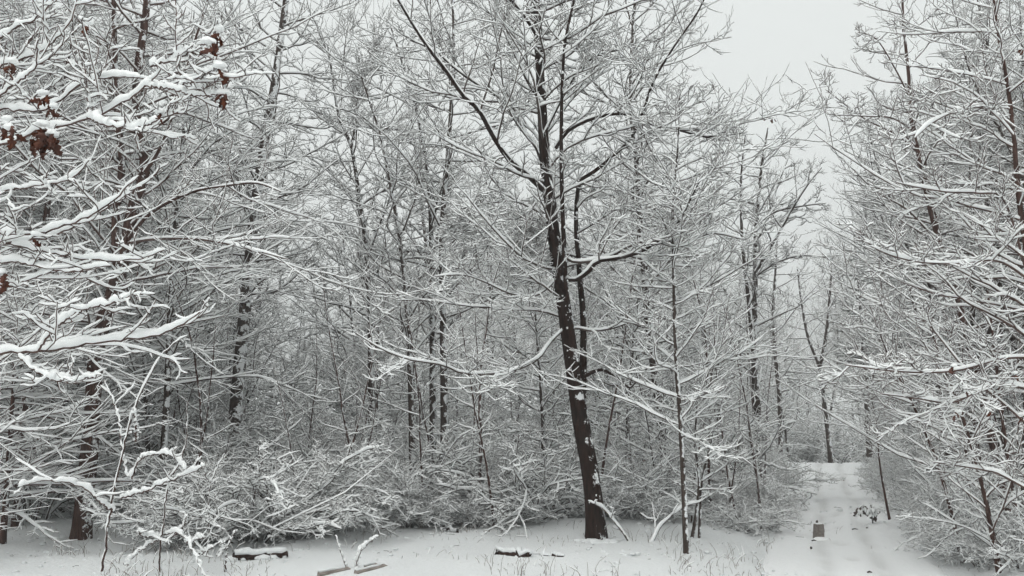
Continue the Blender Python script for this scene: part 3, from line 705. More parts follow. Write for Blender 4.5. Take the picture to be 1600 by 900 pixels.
hero('oak_tree', 'close oak holding curled russet leaves, its snowy limbs reaching in from the left', 'tree',
     [line([(-260, 1150), (-230, 800), (-190, 520), (-170, 330), (-150, 150), (-140, -40), (-120, -250)], (5.4, 5.2), .075, .02, 30)], near_limbs,
     limb_twigs=dict(n=6, t0=.15, frac=.24, fv=.5, ang=46, spread=40, rise=.10, rmax=.005, rmin=.0032, wob=.10, S=9),
     twig=dict(n2=4, n3=1, f2=.40, a2=44, rise2=.14, spread=32), mats=MATS_RED, seed=61, depth=.0225, near=True,
     extra=lambda o, base, sn, rng: hang_leaves(o, base, leaf_pts, rng))

# drooping sprays behind it: young beeches outside / at the left edge
def tier_tree(name, label, base_px, YY, h, r, n, azi, seed, frac, mats=MATS_RED, depth=.025, droop=.05, rise=.10, t0=.12, t1=.98, twig=None, lean=(0, 0), ang=78, prof=.45):
    p = at(base_px, 640, YY); bx, by = p[0], YY; z0 = gz(bx, by)
    rng = np.random.default_rng(seed)
    P, R = straight_stem(h, r, lean, rng, S=26, wob=.015, tip=.006); P = P + [bx, by, z0]
    tw = dict(n2=9, n3=4, f2=.40, a2=40, spread=16, rise2=.06, rise3=.04); tw.update(twig or {})
    return hero(name, label, 'tree', [(P, R)], auto=dict(n=n, t0=t0, t1=t1, frac=frac, prof=prof, ang=ang, angv=9, azi=azi, droop=droop, rise=rise, rmax=.012, S=14, wob=.10),
                twig=tw, mats=mats, seed=seed, depth=depth, near=False)
tier_tree('beech_tree', 'young tree on the far left fanning out low tiers of drooping snowy sprays', -90, 9.9, 3.3, .045, 40, (1.0, .1, 0), 71, .72, droop=.07, rise=.09, twig=dict(f2=.30, n2=10, a2=36))
tier_tree('beech_tree', 'young tree at the left edge with long tiers of snowy branches above the low sprays', -110, 11.2, 8.5, .07, 46, (1.0, .1, 0), 72, .33, t0=.3, droop=.04, rise=.10, twig=dict(f2=.34, spread=30))
tier_tree('beech_tree', 'young tree whose arching snowy branches bend right above the big mounded bush', 260, 11.6, 7.0, .05, 44, (.5, -.1, 0), 73, .30, mats=MATS_FAR, ang=66, t0=.25, droop=-.06, rise=-.10, twig=dict(f2=.36, spread=35, rise2=-.02))
tier_tree('beech_tree', 'young tree behind the russet leaves with a haze of fine snowy branches', 40, 11.8, 9.0, .06, 46, (.3, -.3, 0), 74, .24, ang=62, t0=.3, twig=dict(f2=.36, spread=35))

tier_tree('beech_tree', 'low young tree before the reddish double trunk with flat drooping snowy tiers', 20, 10.2, 3.0, .035, 34, (.7, -.1, 0), 75, .62, droop=.09, rise=.07, twig=dict(f2=.30, n2=9, a2=36))
# foreground sapling thick with snow, lower left
wb = ground_at(158, 894); YW = wb[1]
weed = [
    line([(158, 896), (166, 850), (172, 800), (184, 740), (198, 680), (210, 640), (232, 590), (262, 545), (292, 586 - 60)], (YW, YW - .1), 0.0091, 0.0028, 46, .005),
    line([(176, 800), (158, 785), (130, 762), (95, 752), (60, 752), (28, 762)], (YW, YW - .6), 0.0084, 0.0035, 46, .005),
    line([(190, 778), (225, 768), (262, 752), (300, 738), (318, 728)], (YW, YW - .3), 0.0084, 0.0035, 46, .005),
    line([(206, 748), (216, 722), (232, 712), (262, 710), (278, 722), (288, 735)], (YW, YW - .4), 0.0077, 0.0035, 46, .005),
    line([(198, 748), (190, 700), (185, 655), (176, 625), (162, 595)], (YW, YW + .1), 0.0063, 0.0028, 46, .005),
    line([(212, 690), (212, 665), (208, 645)], (YW, YW - .1), 0.0112, 0.0070, 46, .005),
]
hero('snowy_sapling', 'small leafless sapling with thick snow along its few arching limbs, lower left', 'sapling', [weed[0]], weed[1:], limb_twigs=dict(n=3, frac=.16, rmax=.004, fv=.6), twig=dict(n2=1, n3=0),
     mats=MATS_RED, seed=81, depth=.027, msides=8, near=True, stem_snow=True, wind=-.45)
weed2 = [
    line([(249, 898), (251, 850), (256, 822), (258, 790), (266, 750), (280, 725), (291, 690), (293, 650), (292, 626)], (YW, YW - .2), 0.0070, 0.0028, 46, .005),
    line([(254, 840), (236, 848), (218, 862), (204, 875), (196, 896)], (YW, YW - .3), 0.0077, 0.0042, 46, .005),
    line([(256, 836), (275, 832), (290, 842), (305, 868), (318, 898)], (YW, YW - .5), 0.0070, 0.0035, 46, .005),
    line([(270, 838), (285, 825), (292, 806)], (YW, YW - .2), 0.0063, 0.0035, 46, .005),
    line([(290, 848), (308, 842), (320, 840)], (YW, YW - .3), 0.0063, 0.0035, 46, .005),
    line([(306, 868), (320, 862), (332, 855)], (YW, YW - .3), 0.0056, 0.0035, 46, .005),
    line([(250, 838), (225, 838), (216, 830)], (YW, YW - .3), 0.0070, 0.0042, 46, .005),
]
hero('snowy_sapling', 'second thin sapling with forked snow-heavy lower limbs, near the log', 'sapling', [weed2[0]], weed2[1:], limb_twigs=dict(n=3, frac=.16, rmax=.004, fv=.6), twig=dict(n2=1, n3=0),
     mats=MATS_RED, seed=82, depth=.025, msides=8, near=True, stem_snow=True, wind=-.45)
w3 = [line([(352, 893), (355, 860), (363, 838), (370, 828)], (YW, YW), 0.0063, 0.0042, 46, .005), line([(353, 870), (347, 858), (344, 845)], (YW, YW), 0.0035, 0.0021, 46, .005)]
hero('snowy_sapling', 'knee-high twig with a snow knob standing before the snowy log', 'sapling', [w3[0]], w3[1:], limb_twigs=dict(n=3, frac=.16, rmax=.004, fv=.6), twig=dict(n2=1, n3=0), mats=MATS_RED, seed=83, depth=.025, msides=8, near=True, stem_snow=True, wind=-.3)
w4 = [line([(326, 800), (328, 760), (340, 730), (352, 708)], (9.4, 9.4), 0.0063, 0.0028, 46, .005), line([(329, 755), (322, 745), (319, 733)], (9.4, 9.3), 0.0049, 0.0028, 46, .005)]
hero('snowy_sapling', 'thin forked twig with snow in its fork before the mounded bush', 'sapling', [line([(326, 862), (326, 800), (328, 760), (340, 730), (352, 708)], (9.4, 9.4), 0.0063, 0.0028, 46, .005)], w4[1:],
     limb_twigs=dict(n=3, frac=.16, rmax=.004, fv=.6), twig=dict(n2=1, n3=0), mats=MATS_RED, seed=84, depth=.025, msides=8, near=True, stem_snow=True, wind=-.3)
w5 = [line([(545, 897), (535, 870), (524, 838)], (8.7, 8.7), 0.0056, 0.0028, 46, .005), line([(555, 897), (560, 870), (572, 852), (592, 838)], (8.7, 8.7), 0.0056, 0.0028, 46, .005)]
hero('snowy_sapling', 'V-shaped pair of snow-crusted twigs beside the half-buried boards', 'sapling', w5, w5[1:], limb_twigs=dict(n=2, frac=.25), twig=dict(n2=0, n3=0), mats=MATS_RED, seed=85, depth=.03, msides=7, near=True, stem_snow=True, wind=-.3)
w6 = [line([(988, 858), (975, 835), (955, 810), (942, 795), (925, 785)], (10.6, 10.3), .010, .004, 22), line([(1000, 870), (1018, 850), (1035, 820), (1065, 795), (1100, 780)], (10.4, 10.8), .010, .004, 22)]
hero('snowy_sapling', 'bent snow-crusted whips crossing beside the foot of the dark leaning tree', 'sapling', w6, w6, limb_twigs=dict(n=4, frac=.3), twig=dict(n2=2, n3=0), mats=MATS_FAR, seed=86, depth=.035, msides=7)

# russet leaf balls capped with snow, held by the close tree at the right edge
rt = next(o for o in COL.objects if o.get('label', '').startswith('close young tree whose snowy limbs'))
hang_leaves(rt, np.array(rt.location), [(1490, 574, 7.1, 3, .5), (1494, 645, 7.3, 2, .45), (1545, 642, 7.3, 2, .45), (1585, 585, 7.4, 2, .5), (1575, 560, 7.4, 1, .4), (1598, 650, 7.4, 2, .5), (1512, 612, 7.2, 1, .4), (1596, 78, 7.5, 2, .4)], np.random.default_rng(4))
mt = next(o for o in COL.objects if o.name == 'bare_tree')
hang_leaves(mt, np.array(mt.location), [(1206, 186, YM - .4, 3, .55), (1196, 182, YM - .4, 2, .5)], np.random.default_rng(6))
# ------------------------------------------------------------------ the wood behind: a few kinds, copied
K_FOREST = [bake(forest_tree(100 + k, h, r, t0, nl, fk, up), 'forest', MATS_FAR) for k, (h, r, t0, nl, fk, up) in enumerate([
    (11.5, .11, .16, 36, 2, .10), (13, .13, .22, 40, 1, .08), (10, .085, .14, 38, 2, .12), (12, .10, .2, 42, 3, .12)])]
K_SAP = [bake(sapling(200 + k, h, r, nl, 1.0, t0, ang, fr, rise, stems=st), 'sapling', MATS_FAR) for k, (h, r, nl, t0, ang, fr, rise, st) in enumerate([
    (4.6, .03, 30, .08, 66, .36, .10, 1), (5.6, .04, 34, .12, 58, .32, .10, 1), (3.8, .022, 30, .08, 60, .42, .08, 2), (5.0, .03, 36, .10, 52, .40, .08, 3)])]
def whip(seed, h, r, lean):
    rng = np.random.default_rng(seed); tk = MB()
    P, R = straight_stem(h, r, lean, rng, S=14, wob=.05, tip=.003); tube(tk, P[None], R[None], 5, .05, rng)
    l1 = grow(P[None], R[None], rng, 13, .25, .98, 55, 14, .16, .4, .4, 6, .5, .006, .003, .002, .03, .12, .18, spiral=True)
    l2 = grow(*l1, rng, 3, .25, .95, 48, 14, .4, .4, .3, 3, .7, 9, .0026, .002, 0, .1, .2, lmin=.05)
    cr, sn = finish_tree([l1, l2], rng, (4, 3, 3), (4, 3, 3), .018); snow_on(sn, P[None], R[None], 4, .012, rng)
    return dict(trunk=tk, crown=cr, snow_cover=sn)
K_WHIP = [bake(whip(400 + k, h, r, ln), 'whip', dict(trunk=M_TRUNK_RED, crown=M_TWIG, snow_cover=M_SNOW)) for k, (h, r, ln) in enumerate([
    (2.6, .014, (.05, 0)), (3.4, .019, (-.08, .05)), (1.9, .010, (.15, .1)), (4.2, .024, (.02, -.05)), (3.0, .015, (-.25, 0))])]
K_SHRUB = [bake(shrub(300 + k, h, ns, sp, d), 'shrub', MATS_FAR) for k, (h, ns, sp, d) in enumerate([
    (1.9, 18, .55, 1.0), (2.4, 18, .45, 1.0), (1.3, 16, .7, 1.0), (1.7, 22, .8, 1.1)])]

K_SHRUB.append(bake(shrub(320, 1.75, 28, .75, 1.15, .030, True), 'shrub', MATS_FAR))
def edge_y(px):     # where the brush begins behind the clearing
    xs = [0, 300, 480, 520, 720, 850, 950, 1040, 1140, 1215, 1216]
    ys = [10.2, 10.2, 10.6, 11.4, 11.5, 12.2, 12.4, 12.2, 11.4, 11.2, 11.2]
    return np.interp(px, xs, ys)

ZONES = [(170, 'behind the russet-leaved oak limbs'), (480, 'behind the big mounded bush'), (640, 'right of the big mounded bush'),
         (760, 'around the straight dark tree'), (905, 'just left of the dark leaning tree'), (1060, 'left of the slim straight sapling'),
         (1230, 'left of the trail'), (1345, 'over the end of the trail'), (1480, 'right of the trail'), (9999, 'behind the limbs at the right edge')]
def zone(px): return next(t for lim, t in ZONES if px < lim)
rngp = np.random.default_rng(17)
placed = []
def free(x, y, d):
    return all((x - a) ** 2 + (y - b) ** 2 > (d + e) ** 2 for a, b, e in placed)
def px_of(x, y): return 800 + F * x / (y * math.cos(PITCH))

def scatter(kits, name, n, ylo, yhi, pxlo, pxhi, rad, sclo, schi, label, cat, group, clear, tries=6000):
    c = 0
    for _ in range(tries):
        if c >= n: break
        px = pxlo + (pxhi - pxlo) * rngp.random(); y = ylo + (yhi - ylo) * rngp.random() ** 0.8
        x = (px - 800) / F * y
        if y < edge_y(min(px, 1215)) + clear * 0.5: continue
        dt = abs(x - trail_x(y))
        if y < 31 and dt < TR_HALF + clear + 0.006 * y: continue
        if name == 'forest_tree' and 455 < px < 548 and y < 60: continue        # the open window of sky
        if not free(x, y, rad): continue
        placed.append((x, y, rad)); c += 1
        s = sclo + (schi - sclo) * rngp.random()
        place(kits[rngp.integers(0, len(kits))], name, x, y, rngp.random() * 6.28, (s, s, s * (.92 + .16 * rngp.random())), label + ' ' + zone(px), cat, group + ' ' + zone(px))
    return c

cnt = {}
cnt['shrub_mid'] = scatter(K_SHRUB[:4], 'shrub', 34, 10.2, 19, -20, 1170, .45, .75, 1.15, 'low snow-laden bush', 'bush', 'bushes', .9)
cnt['sap_mid'] = scatter(K_SAP, 'sapling', 40, 12.5, 22, -60, 1160, .5, .7, 1.05, 'snow-laden leafless sapling', 'tree', 'saplings', 1.5)
cnt['whip_mid'] = scatter(K_WHIP, 'young_tree', 34, 10.6, 15.5, 20, 1200, .12, .8, 1.2, 'thin dark upright stem with short snowy twigs', 'tree', 'thin stems', .15)
cnt['whip_r'] = scatter(K_WHIP, 'young_tree', 14, 8.8, 13, 1420, 1620, .12, .8, 1.2, 'thin dark upright stem with short snowy twigs', 'tree', 'thin stems', .8)
cnt['for_mid'] = scatter(K_FOREST, 'forest_tree', 18, 18, 32, -100, 1130, .9, .75, 1.0, 'bare snow-dusted tree deep in the wood', 'tree', 'trees', 1.8)
cnt['for_left'] = scatter(K_FOREST, 'forest_tree', 10, 12, 22, -150, 470, .8, .85, 1.1, 'bare snow-dusted tree deep in the wood', 'tree', 'trees', 1.8)
cnt['sap_left'] = scatter(K_SAP, 'sapling', 18, 11.9, 19, -120, 410, .3, 1.15, 1.6, 'tall snow-laden leafless sapling', 'tree', 'tall saplings', 1.0)
cnt['sap_tall'] = scatter(K_SAP, 'sapling', 12, 14, 24, 480, 1170, .35, 1.0, 1.3, 'tall snow-laden leafless sapling', 'tree', 'tall saplings', 1.6)
cnt['shrub_r'] = scatter(K_SHRUB[:4], 'shrub', 14, 8.8, 20, 1410, 1650, .4, .65, .9, 'low snow-laden bush', 'bush', 'bushes', 1.4)
cnt['sap_r'] = scatter(K_SAP, 'sapling', 20, 9.5, 24, 1400, 1680, .35, .8, 1.5, 'snow-laden leafless sapling', 'tree', 'saplings', 1.35)
cnt['for_r'] = scatter(K_FOREST, 'forest_tree', 16, 13, 26, 1450, 1680, .6, .62, .85, 'bare snow-dusted tree deep in the wood', 'tree', 'trees', 1.8)
K_LOW = K_SHRUB[2:4] + K_SHRUB[:1]
cnt['low'] = scatter(K_LOW, 'shrub', 30, 11.2, 14.5, 480, 1215, .1, .32, .6, 'knee-high snowy brush', 'bush', 'brush', .1)
cnt['edge_l'] = scatter(K_LOW, 'shrub', 16, 12.6, 28, 1130, 1262, .05, .24, .40, 'knee-high snowy brush', 'bush', 'brush', .28)
cnt['edge_r'] = scatter(K_LOW, 'shrub', 16, 13.0, 28, 1318, 1480, .05, .26, .42, 'knee-high snowy brush', 'bush', 'brush', .28)
for px_, yy_, sc_, kk in ((1478, 14.6, .62, 3), (1512, 12.4, .66, 2), (1548, 14.0, .76, 0), (1582, 11.6, .66, 3), (1618, 13.0, .78, 2), (1450, 18.0, .70, 3)):
    placed.append(((px_ - 800) / F * yy_, yy_, .2)); place(K_FOREST[kk], 'forest_tree', (px_ - 800) / F * yy_, yy_, px_ * .7, (sc_, sc_, sc_), 'bare fine-twigged tree in the tall frosted wall on the right', 'tree', 'trees of the tall right wall')
for k, (yy_, off_, sc_) in enumerate(((9.6, .55, .42), (10.3, .35, .36), (10.9, .62, .46), (11.8, .38, .38), (12.6, .55, .46), (13.6, .34, .38), (14.8, .45, .42), (16.2, .34, .42), (18, .4, .46), (20, .4, .46))):
    xx_ = float(trail_x(yy_)) + TR_HALF + off_; place(K_LOW[k % 3], 'shrub', xx_, yy_, k * 1.9, sc_, 'knee-high snowy brush fringing the right side of the trail', 'bush', 'brush fringing the right side of the trail')
cnt['far'] = scatter(K_FOREST, 'forest_tree', 36, 33, 70, 500, 1750, 1.1, .9, 1.15, 'far tree in the pale wood', 'tree', 'far trees', 1.0)
cnt['far_shrub'] = scatter(K_SHRUB[:4] + K_SAP, 'sapling', 34, 30, 52, 1100, 1520, .7, 1.0, 1.6, 'far sapling in the pale undergrowth', 'tree', 'far saplings', .3)

# hand-placed bushes
def bush(px, py, kit, sc, rz, label):
    p = ground_at(px, py); return place(K_SHRUB[kit], 'shrub', p[0], p[1], rz, sc, label, 'bush')
bush(400, 846, 4, (.95, .95, 1.0), .3, 'big mounded bush smothered in snow behind the snowy log')
bush(468, 842, 4, (.7, .7, .8), 1.3, 'right shoulder of the big snowy mound, a separate rounded bush')
bush(318, 846, 4, (.75, .75, .75), 2.2, 'rounded snowy bush at the left foot of the big mounded bush')
bush(640, 812, 2, (1.0, 1.0, .8), .8, 'low spreading bush at the back of the clearing with a slanting twig')
bush(1150, 800, 2, (.55, .55, .75), .5, 'snowy bush crowding the left edge of the trail by the paired stems')
bush(1160, 832, 2, (.4, .4, .5), 2.5, 'low snowy bush on the left edge of the trail nearest the block')
bush(1512, 850, 0, (.5, .55, .75), .2, 'broad snowy bush bordering the right edge of the trail')
bush(1600, 885, 3, (.6, .6, .75), 4.2, 'snowy bush in the lower right corner of the thicket')
bush(1462, 815, 2, (.5, .5, .75), 3.2, 'small snowy bush behind the drooping plant on the right')

# bushes that kept a few withered leaves
def leafy(seed, kit):
    rng = np.random.default_rng(seed); co = np.empty(len(kit['crown'].vertices) * 3, np.float32); kit['crown'].vertices.foreach_get('co', co); co = co.reshape(-1, 3)
    p = co[rng.integers(0, len(co), 130)]; n = len(p); a = rng.random(n) * 6.28; d = np.stack([np.cos(a), np.sin(a), -0.4 - rng.random(n)], -1); d = d / np.linalg.norm(d, axis=1, keepdims=True)
    w = np.stack([-np.sin(a), np.cos(a), 0 * a], -1); L = (.035 + .03 * rng.random(n))[:, None]
    v = np.stack([p, p + d * L * .5 + w * L * .3, p + d * L + [0, 0, .005], p + d * L * .5 - w * L * .3 + [0, 0, .006]], 1)
    mb = MB(); mb.add(v, np.arange(n * 4).reshape(n, 4)); return dict(kit, leaves=mb.mesh('withered_leaves', M_LEAF))
K_LEAFY = [leafy(1, K_SHRUB[0]), leafy(2, K_SHRUB[1])]
for px_, py_, k_, s_, rz_, lb in ((965, 808, 1, .62, .4, 'bush with withered brown leaves just right of the dark leaning tree'), (1015, 806, 0, .6, 2.1, 'leafy brown-flecked bush between the leaning tree and the slim sapling'),
        (862, 806, 1, .6, 3.3, 'bush with withered brown leaves just left of the dark leaning tree'), (520, 830, 0, .55, 1.0, 'dark leafy low bush at the right foot of the big mounded bush'),
        (1205, 778, 1, .5, 5.0, 'brown-flecked leafy bush at the left rim of the trail')):
    p = ground_at(px_, py_); place(K_LEAFY[k_], 'shrub', p[0], p[1], rz_, s_, lb, 'bush')

# ------------------------------------------------------------------ things lying in the snow
def lying(name, label, cat, a, b, r, mat, snow=.05, bend=0.02, seed=0, sink=.3, flat=None):
    rng = np.random.default_rng(seed); A, B = ground_at(*a), ground_at(*b)
    P = np.linspace(A, B, 12); P[:, 2] = [gz(p[0], p[1]) + r * (1 - 2 * sink) for p in P]; P = P + rng.normal(size=P.shape) * bend
    o = empty(name, (A + B) / 2); tag(o, label, cat)
    R = r * (1 + .10 * rng.normal(size=12)); mb = MB(); tube(mb, P[None], R[None], 11, .06, rng)
    for e_, sgn in ((0, 1), (11, -1)):           # close the sawn / broken ends
        ring = e_ * 11; c = mb.n; mb.v.append(P[e_][None]); mb.n += 1
        mb.t.append(np.array([(c, ring + j, ring + (j + 1) % 11)[::sgn] for j in range(11)]))
    link('wood', mb.mesh(name, mat, (A + B) / 2), o)
    sn = MB(); snow_on(sn, P[None], R[None], 9, snow, rng, wide=1.0, lump=.22); link('snow_cover', sn.mesh('s', M_SNOWG, (A + B) / 2), o)
    cl = MB(); n = 9; t = rng.random(n); C = A + (B - A) * t[:, None] * 1.1 - (B - A) * .05; C[:, 1] -= r * (.9 + .5 * rng.random(n)); C[:, 2] = [gz(c[0], c[1]) for c in C]
    clumps(cl, C, r * (.4 + .8 * rng.random(n)), rng, (1.5, 1, .7)); link('snow_drift', cl.mesh('drift', M_SNOWG, (A + B) / 2), o)
    return o
lying('log', 'snow-capped rotting log lying before the mounded bush', 'log', (364, 874), (444, 869), .045, M_WOOD, .028, .010, 1, .28)
lying('log', 'dark broken log half buried in the middle of the clearing', 'log', (778, 868), (826, 872), .040, M_WOOD, .018, .016, 2, .2)
lying('fallen_branch', 'thin fallen branch lying just right of the dark broken log', 'branch', (826, 868), (880, 874), .016, M_WOOD, .02, .012, 3, .0)
lying('fallen_branch', 'slanting snow-topped fallen branch at the back of the clearing', 'branch', (716, 836), (672, 812), .016, M_WOOD, .03, .010, 4, .0)

def board(label, a, b, w, th, yaw_off=0, seed=0):
    A, B = ground_at(*a), ground_at(*b); m = (A + B) / 2; L = np.linalg.norm((B - A)[:2])
    bm = bmesh.new(); bmesh.ops.create_cube(bm, size=1)
    for vt in bm.verts: vt.co = Vector((vt.co.x * L, vt.co.y * w, vt.co.z * th))
    bmesh.ops.bevel(bm, geom=list(bm.edges), offset=.0015, segments=1)
    me = bpy.data.meshes.new('board'); bm.to_mesh(me); bm.free(); me.materials.append(M_BOARD)
    o = link('board', me); o.location = (m[0], m[1], gz(m[0], m[1]) + th * .12); o.rotation_euler = (.28, math.atan2(-(B - A)[2], L) * .5, math.atan2(B[1] - A[1], B[0] - A[0]))
    tag(o, label, 'board')
    sb = MB(); rg = np.random.default_rng(int(a[0])); PP = np.linspace((-L * .5, w * .30, th * .3), (L * .38, w * .34, th * .3), 10)[None]; snow_on(sb, PP, np.full((1, 10), w * .22), 7, .014, rg); link('snow_cover', sb.mesh('board_snow', M_SNOWG), o)
board('long grey board half buried at the bottom of the clearing, left one', (498, 899), (545, 890), .045, .035)
board('grey board beside the V-shaped twigs, right and thicker of the buried boards', (556, 897), (602, 886), .05, .04)
board('shortest grey board scrap lying behind the two longer boards', (570, 887), (588, 882), .03, .02)

# the block standing on the trail
p = ground_at(1279, 841); bx, by, bz = p
h, w = .19, .105
o = empty('block', (bx, by, bz)); tag(o, 'weathered grey-brown block standing upright in the middle of the trail', 'block')
bm = bmesh.new(); bmesh.ops.create_cube(bm, size=1)
for vt in bm.verts:
    top = vt.co.z > 0
    vt.co = Vector((vt.co.x * w * (.88 if top else 1.1) + (.012 if top else 0), vt.co.y * .09, (vt.co.z + .5) * h * 1.05 - .02))
bmesh.ops.bevel(bm, geom=list(bm.edges), offset=.006, segments=2)
me = bpy.data.meshes.new('block'); bm.to_mesh(me); bm.free(); me.materials.append(M_BLOCK)
c = link('body', me, o); c.rotation_euler = (0, 0, .3)
c = link('snow_cap', CAPS[1], o); c.location = (.012, 0, h - .008); c.scale = (.05, .045, .02)
mb = MB(); tube(mb, np.array([[(-.01, .0, h - .03), (-.012, .0, h + .02), (-.005, .005, h + .035)]]), np.array([[.014, .017, .006]]), 7, .1); link('knob', mb.mesh('knob', M_WOOD), o)
mbr = MB(); ang = np.linspace(0, 2 * np.pi, 15)[:-1]
c = link('snow_drift', CAPS[2], o); c.location = (0, -.06, -.012); c.scale = (.11, .07, .04)

def stick(px, py, L, yaw, label, r=.008):
    p = ground_at(px, py); mb = MB(); P = np.array([[(-L / 2, 0, .006), (0, .006, .012), (L / 2, 0, .004)]]); tube(mb, P, np.array([[r, r * 1.15, r * .6]]), 6, .08)
    t = [(0, 1, 2), (0, 2, 3), (0, 3, 4), (0, 4, 5)]; mb.t.append(np.array([x[::-1] for x in t] + [tuple(12 + k for k in x) for x in t]))
    o = link('stick', mb.mesh('stick', M_WOOD)); o.location = (p[0], p[1], p[2] + .012); o.rotation_euler = (0, 0, yaw); tag(o, label, 'stick')
stick(1336, 829, .085, .1, 'short dark stick on the trail to the right of the block')
stick(1258, 799, .07, 0, 'short dark stick on the left side of the trail beyond the block')
stick(1272, 847, .06, .2, 'tiny dark stick lying directly in front of the block')
stick(1268, 859, .035, .9, 'small dark chip on the trail nearest the front of the block', .012)
stick(1359, 897, .05, .1, 'short stick at the bottom edge of the trail')
stick(1355, 827, .03, .1, 'small dark chip near the foot of the upright trail-edge sapling', .008)

# drooping snow-laden plant at the right trail edge
p = ground_at(1364, 818); rng = np.random.default_rng(5)
o = empty('drooping_plant', p); tag(o, 'small plant with drooping snow-laden leaves on the right trail edge', 'plant')
mb = MB(); st = []
for k in range(4):
    a = rng.random() * 6.28; Q = catmull([(0, 0, -.03), (.02 * math.cos(a), .02, .12), (.08 * math.cos(a) - .04, .04 * math.sin(a), .24 + .04 * rng.random()), (.15 * math.cos(a) - .05, .08 * math.sin(a), .21)], 12); st.append((Q, np.linspace(.006, .003, 12)))
SP, SR = stack(st); tube(mb, SP, SR, 5); link('stem', mb.mesh('stems', M_TWIG), o)
sn = MB(); snow_on(sn, SP, SR, 6, .03, rng)
GREY = []
for me_ in LEAVES:
    c_ = me_.copy(); c_.materials[0] = M_TWIG; GREY.append(c_)
for k in range(26):
    q = SP[rng.integers(0, 4)][rng.integers(4, 12)]
    l = link('leaf', GREY[rng.integers(0, 4)], o); l.location = q; l.rotation_euler = (rng.normal() * .3, rng.normal() * .3, rng.random() * 6); l.scale = [.9 + .4 * rng.random()] * 3
    a = q + rng.normal(size=3) * .02; d = np.array([rng.normal() * .04, rng.normal() * .03, -.07])
    PP = catmull([a + [0, 0, .01], a + d * .5 + [0, -.012, .01], a + d + [0, -.012, 0]], 5)
    tube(sn, PP[None], np.array([[.012, .024, .022, .016, .005]]), 6, .1)
link('snow_cover', sn.mesh('plant_snow', M_SNOW), o)

# dark pine showing over the right thicket, far behind
def pine(x, y, h, label, seed=9):
    rng = np.random.default_rng(seed); o = empty('pine_tree', (x, y, gz(x, y))); tag(o, label, 'tree')
    tk, nd, sn = MB(), MB(), MB(); P, R = straight_stem(h, .12, (0, 0), rng, wob=.01); trunk_mesh(tk, P, R, 8, rng)
    l1 = grow(P[None], R[None], rng, 46, .35, .98, 80, 8, .17, .2, .75, 8, .5, .03, .008, .004, .04, .06, .05, spiral=True)
    tube(tk, *l1, 4)
    l2 = grow(*l1, rng, 12, .2, .98, 50, 10, .28, .3, .4, 4, .6, 9, .004, .003, .02, .05, .1, spread=20)
    l3 = grow(*l2, rng, 9, .1, 1, 45, 15, .55, .3, .3, 2, .8, 9, .006, .003, 0, .1, .1, spread=50)
    tube(nd, *l2, 3); tube(nd, *l3, 3); snow_on(sn, *l2, 4, .05, rng); snow_on(sn, *l1, 4, .05, rng)
    link('trunk', tk.mesh('t', M_TRUNK_FAR), o); link('crown', nd.mesh('n', M_NEEDLE), o); link('snow_cover', sn.mesh('s', M_SNOW), o)
q = at(1356, 640, 29); pine(q[0], 29, 6.9, 'dark green pine poking out above the right thicket near the sky gap')

# snow banked round the foot of the dark leaning tree
p = ground_at(931, 843); rngc = np.random.default_rng(12); an = np.linspace(0, 2 * np.pi, 26)[:-1] + rngc.normal(size=25) * .1; rd = .16 + .07 * rngc.random(25)
C = np.stack([p[0] + np.cos(an) * rd, p[1] + np.sin(an) * rd, terrain(p[0] + np.cos(an) * rd, p[1] + np.sin(an) * rd) - .005], -1)
db = MB(); clumps(db, C, .035 + .035 * rngc.random(25), rngc, (1.6, 1.6, .55)); link('snow_drift', db.mesh('drift', M_SNOWG, np.array(root.location)), root)

# dry stalks poking out of the snow: nobody could count them
rng = np.random.default_rng(77); gb = MB(); sb = MB(); N = 5200
px = rng.uniform(-40, 1640, N); yy = 8.0 + 7.5 * rng.random(N) ** 1.4; xx = (px - 800) / F * yy
cl = vnoise(xx * 1.6, yy * 1.6, 21) > .60
cl &= (np.abs(xx - trail_x(yy)) > TR_HALF + .1) | (rng.random(N) < .03)
xx, yy = xx[cl], yy[cl]; n = len(xx); zz = terrain(xx, yy, False)
hgt = (.04 + .20 * rng.random(n) ** 2.5) * np.where(vnoise(xx * .5, yy * .5, 33) > .55, 1.5, .8); a = rng.random(n) * 6.28; hgt *= .75; ln = hgt * (.1 + .6 * rng.random(n))
P = np.empty((n, 4, 3))
for s in range(4):
    u = s / 3; P[:, s] = np.stack([xx + np.cos(a) * ln * u * u, yy + np.sin(a) * ln * u * u, zz - .02 + hgt * (u - .25 * u * u)], -1)
tube(gb, P, np.full((n, 1), .0028) * np.linspace(1, .5, 4)[None], 3)
m = rng.random(n) < .35; snow_on(gb2 := MB(), P[m], np.full((m.sum(), 4), .0028), 4, .018, rng)
g1 = link('grass', gb.mesh('grass', M_GRASS)); tag(g1, 'dry grass stalks poking through the snow of the clearing', 'grass', kind='stuff')
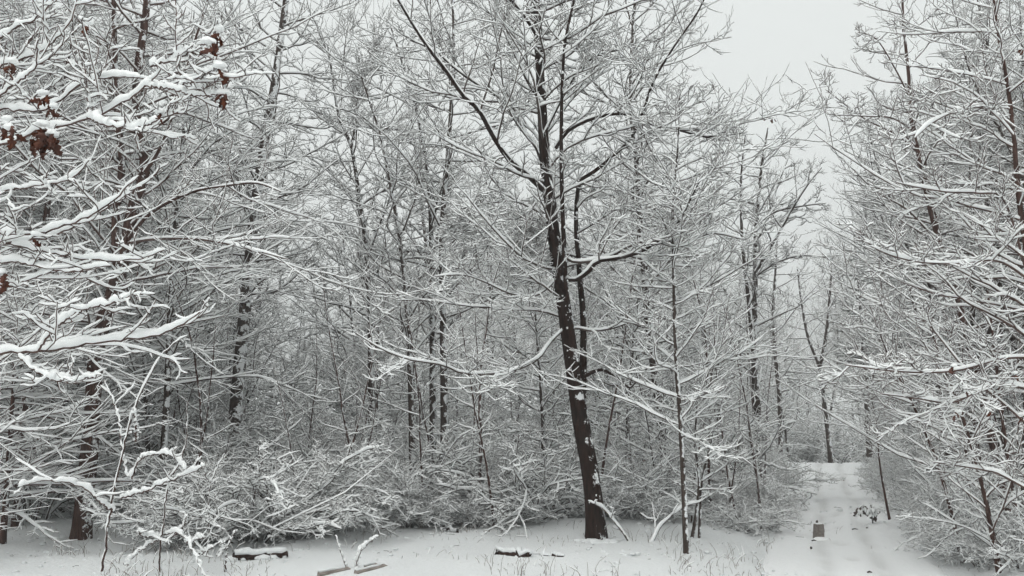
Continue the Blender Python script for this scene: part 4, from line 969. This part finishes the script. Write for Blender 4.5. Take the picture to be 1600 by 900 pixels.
s1 = link('snow_crust', gb2.mesh('snow_crust', M_SNOW)); tag(s1, 'snow caught on the dry grass stalks', 'snow', kind='stuff')
# fallen twigs and clods of dropped snow on the ground: nobody could count them
N = 900; px = rng.uniform(-40, 1640, N); yy = 8.2 + 7 * rng.random(N) ** 1.3; xx = (px - 800) / F * yy; k = vnoise(xx * .7, yy * .7, 41) > .45; xx, yy = xx[k], yy[k]; n = len(xx)
zz = terrain(xx, yy) + .004; a = rng.random(n) * 6.28; L = .03 + .12 * rng.random(n) ** 3
P = np.stack([np.stack([xx + np.cos(a) * L * s, yy + np.sin(a) * L * s, zz + .006 * rng.normal(size=n)], -1) for s in (-.5, 0, .5)], 1)
lt = MB(); m = rng.random(n) < .28; tube(lt, P[m], np.full((m.sum(), 3), .0022), 4); tag(link('twig_litter', lt.mesh('litter', M_WOOD)), 'scattered fallen twigs on the snow', 'litter', kind='stuff')
cd = MB(); clumps(cd, P[~m][:, 1], .010 + .028 * rng.random((~m).sum()) ** 2, rng, (1.2, 1.2, .6)); tag(link('snow_clods', cd.mesh('clods', M_SNOWG)), 'clods of snow dropped from branches', 'snow', kind='stuff')
# thin winter air
hz = bpy.data.materials.new('thin_haze'); hz.use_nodes = True; nt = hz.node_tree; nt.nodes.clear()
pv = nt.nodes.new('ShaderNodeVolumePrincipled'); pv.inputs['Density'].default_value = HAZE; pv.inputs['Color'].default_value = (.93, .95, .95, 1)
mo = nt.nodes.new('ShaderNodeOutputMaterial'); nt.links.new(pv.outputs[0], mo.inputs['Volume'])
bm = bmesh.new(); bmesh.ops.create_cube(bm, size=1)
for vt in bm.verts: vt.co = Vector((vt.co.x * 2600, 650 + vt.co.y * 2600, 9.5 + vt.co.z * 27))
me = bpy.data.meshes.new('haze'); bm.to_mesh(me); bm.free(); me.materials.append(hz)
if HAZE > 0: tag(link('haze', me), 'thin pale winter haze between the trees', 'haze', kind='stuff')
print('TRIS unique', TRIS[0], cnt)
last = 0
for nme, t in HERO: print('  ', nme, t - last); last = t
